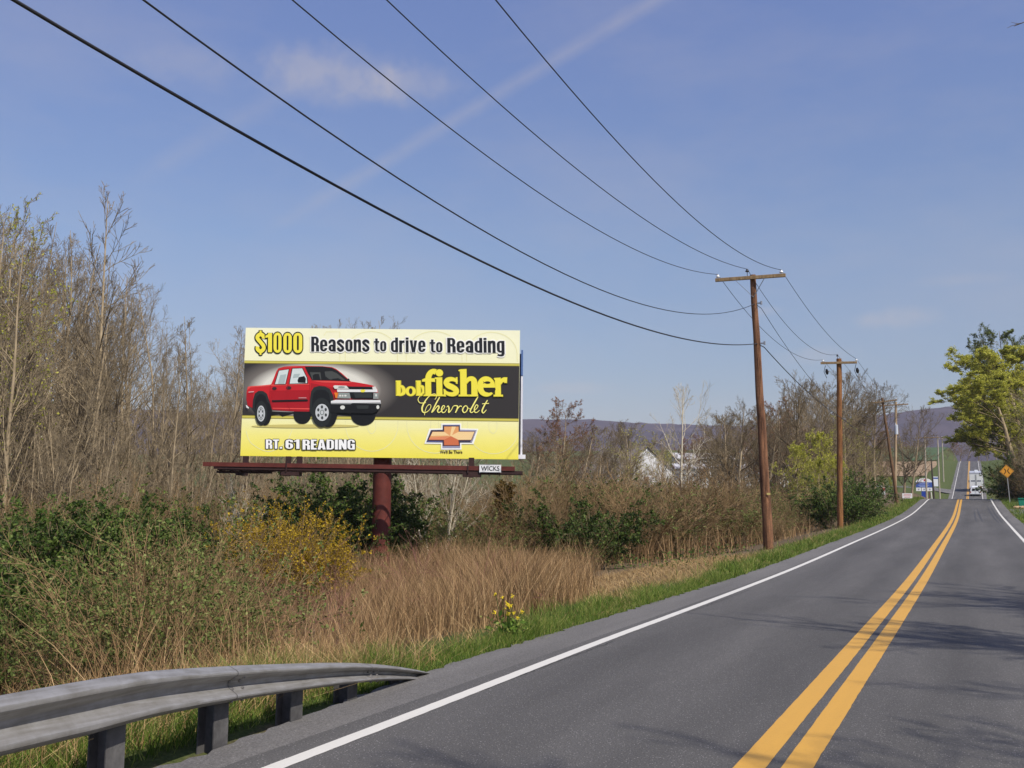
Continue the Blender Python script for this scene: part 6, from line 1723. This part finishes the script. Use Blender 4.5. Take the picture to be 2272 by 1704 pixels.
for s in (-1, 1):
    mb = MB(); mb.prism([(s * .12, -.02, 1.18), (s * .70, -.02, 1.18), (s * .62, -.02, 1.72), (s * .12, -.02, 1.72)], (0, .03, 0)); mb.build('rear_window', M_gl, root)
    mb = MB(); mb.box((s * .97, -.02, .92), (.14, .06, .34)); mb.build('tail_light', M_tail, root)
    mb = MB(); mb.box((s * 1.16, 3.7, 1.35), (.2, .1, .26)); mb.build('side_mirror', M_gl, root)
    for yy in (.9, 4.3): wheel(root, (s * .92, yy, .36), .36, .24)
mb = MB(); mb.box((0, -.08, .48), (2.0, .14, .18)); mb.build('bumper', M_chr, root, .02)
mb = MB(); mb.box((0, -.01, .95), (.02, .05, 1.1)); mb.build('door_seam', M_rubber, root)
# box truck
Yt = 266.; d = ray(2166.0, 1080); xt = d[0] / d[1] * Yt
z_k = lambda py: EYE + ray(2166, py)[2] / ray(2166, py)[1] * Yt - float(road_z(Yt))
root = empty('box_truck', (xt, Yt, float(road_z(Yt))), 0, 'white box truck with double rear doors driving up the far slope', 'truck'); root.rotation_euler = (tilt(Yt), 0, 0)
zb_, zt_ = z_k(1084), z_k(1052)
W2 = 1.42
mb = MB(); mb.box((0, 3.6, (zb_ + zt_) / 2), (W2 * 2, 7.2, zt_ - zb_)); mb.build('box', M_tbox, root, .04)
mb = MB(); mb.prism([(-W2, -.02, zt_ - .02), (W2, -.02, zt_ - .02), (W2 * .96, -.02, zt_ + .36), (-W2 * .96, -.02, zt_ + .36)], (0, 7.3, 0)); mb.build('roof_rail', plain('roof_grey', (.42, .43, .46), .5), root, .03)
for s in (-1, 1):
    mb = MB(); mb.box((s * W2 * .49, -.03, (zb_ + zt_) / 2), (W2 * .93, .05, (zt_ - zb_) * .94)); dr = mb.build('rear_door', M_tbox, root, .02)
    mb = MB(); mb.box((s * W2 * .45, -.062, zb_ + (zt_ - zb_) * .53), (W2 * .62, .012, .28)); mb.build('lettering', plain('truck_ink', (.10, .11, .14), .5), dr)
    mb = MB(); mb.tube([(s * .10, -.08, zb_ + .1), (s * .10, -.08, zt_ - .1)], .03, 6); mb.build('lock_rod', M_chr, dr)
    mb = MB(); mb.box((s * W2 * .82, -.06, zb_ + .12), (.34, .06, .14)); mb.build('tail_light', M_tail, root)
    for yy in (1.4, 8.6): wheel(root, (s * 1.1, yy, .5), .5, .35)
    mb = MB(); mb.box((s * 1.5, 8.9, 1.9), (.22, .12, .5)); mb.build('side_mirror', M_rubber, root)
mb = MB(); mb.box((W2 * .70, -.065, zb_ + .42), (.34, .01, .30)); mb.build('placard', plain('placard_orange', lin(190, 110, 30), .5), root)
mb = MB(); mb.box((0, 4.5, .75), (1.0, 9.0, .25)); mb.build('chassis', M_rubber, root)
mb = MB(); mb.box((0, -.1, .62), (2.4, .14, .2)); mb.build('bumper', M_rubber, root)
mb = MB(); mb.prism([(-1.15, 7.4, .6), (-1.15, 9.6, .6), (-1.15, 9.5, 1.6), (-1.15, 8.7, 2.5), (-1.15, 7.4, 2.6)], (2.3, 0, 0)); mb.build('cab', M_vw, root, .06)
mb = MB(); mb.box((.1, 1.4, zt_ + .62), (.7, .8, .55)); mb.build('roof_unit', plain('unit_white', (.82, .84, .84), .3), root, .05)

# ================================================================== spring haze over the valley
hz = MB(); hz.box((-400, 2100, 140), (7600, 4500, 300))
hm = bpy.data.materials.new('haze_air'); hm.use_nodes = True
hn, hl = hm.node_tree.nodes, hm.node_tree.links
hn.remove(hn['Principled BSDF'])
pv = hn.new('ShaderNodeVolumePrincipled'); pv.inputs['Color'].default_value = (.80, .84, 1.0, 1); pv.inputs['Density'].default_value = .00012
hl.new(pv.outputs[0], hn['Material Output'].inputs['Volume'])
tag(hz.build('haze', hm), 'thin bluish spring haze over the valley', 'haze', kind='stuff')
scene.cycles.volume_bounces = 0
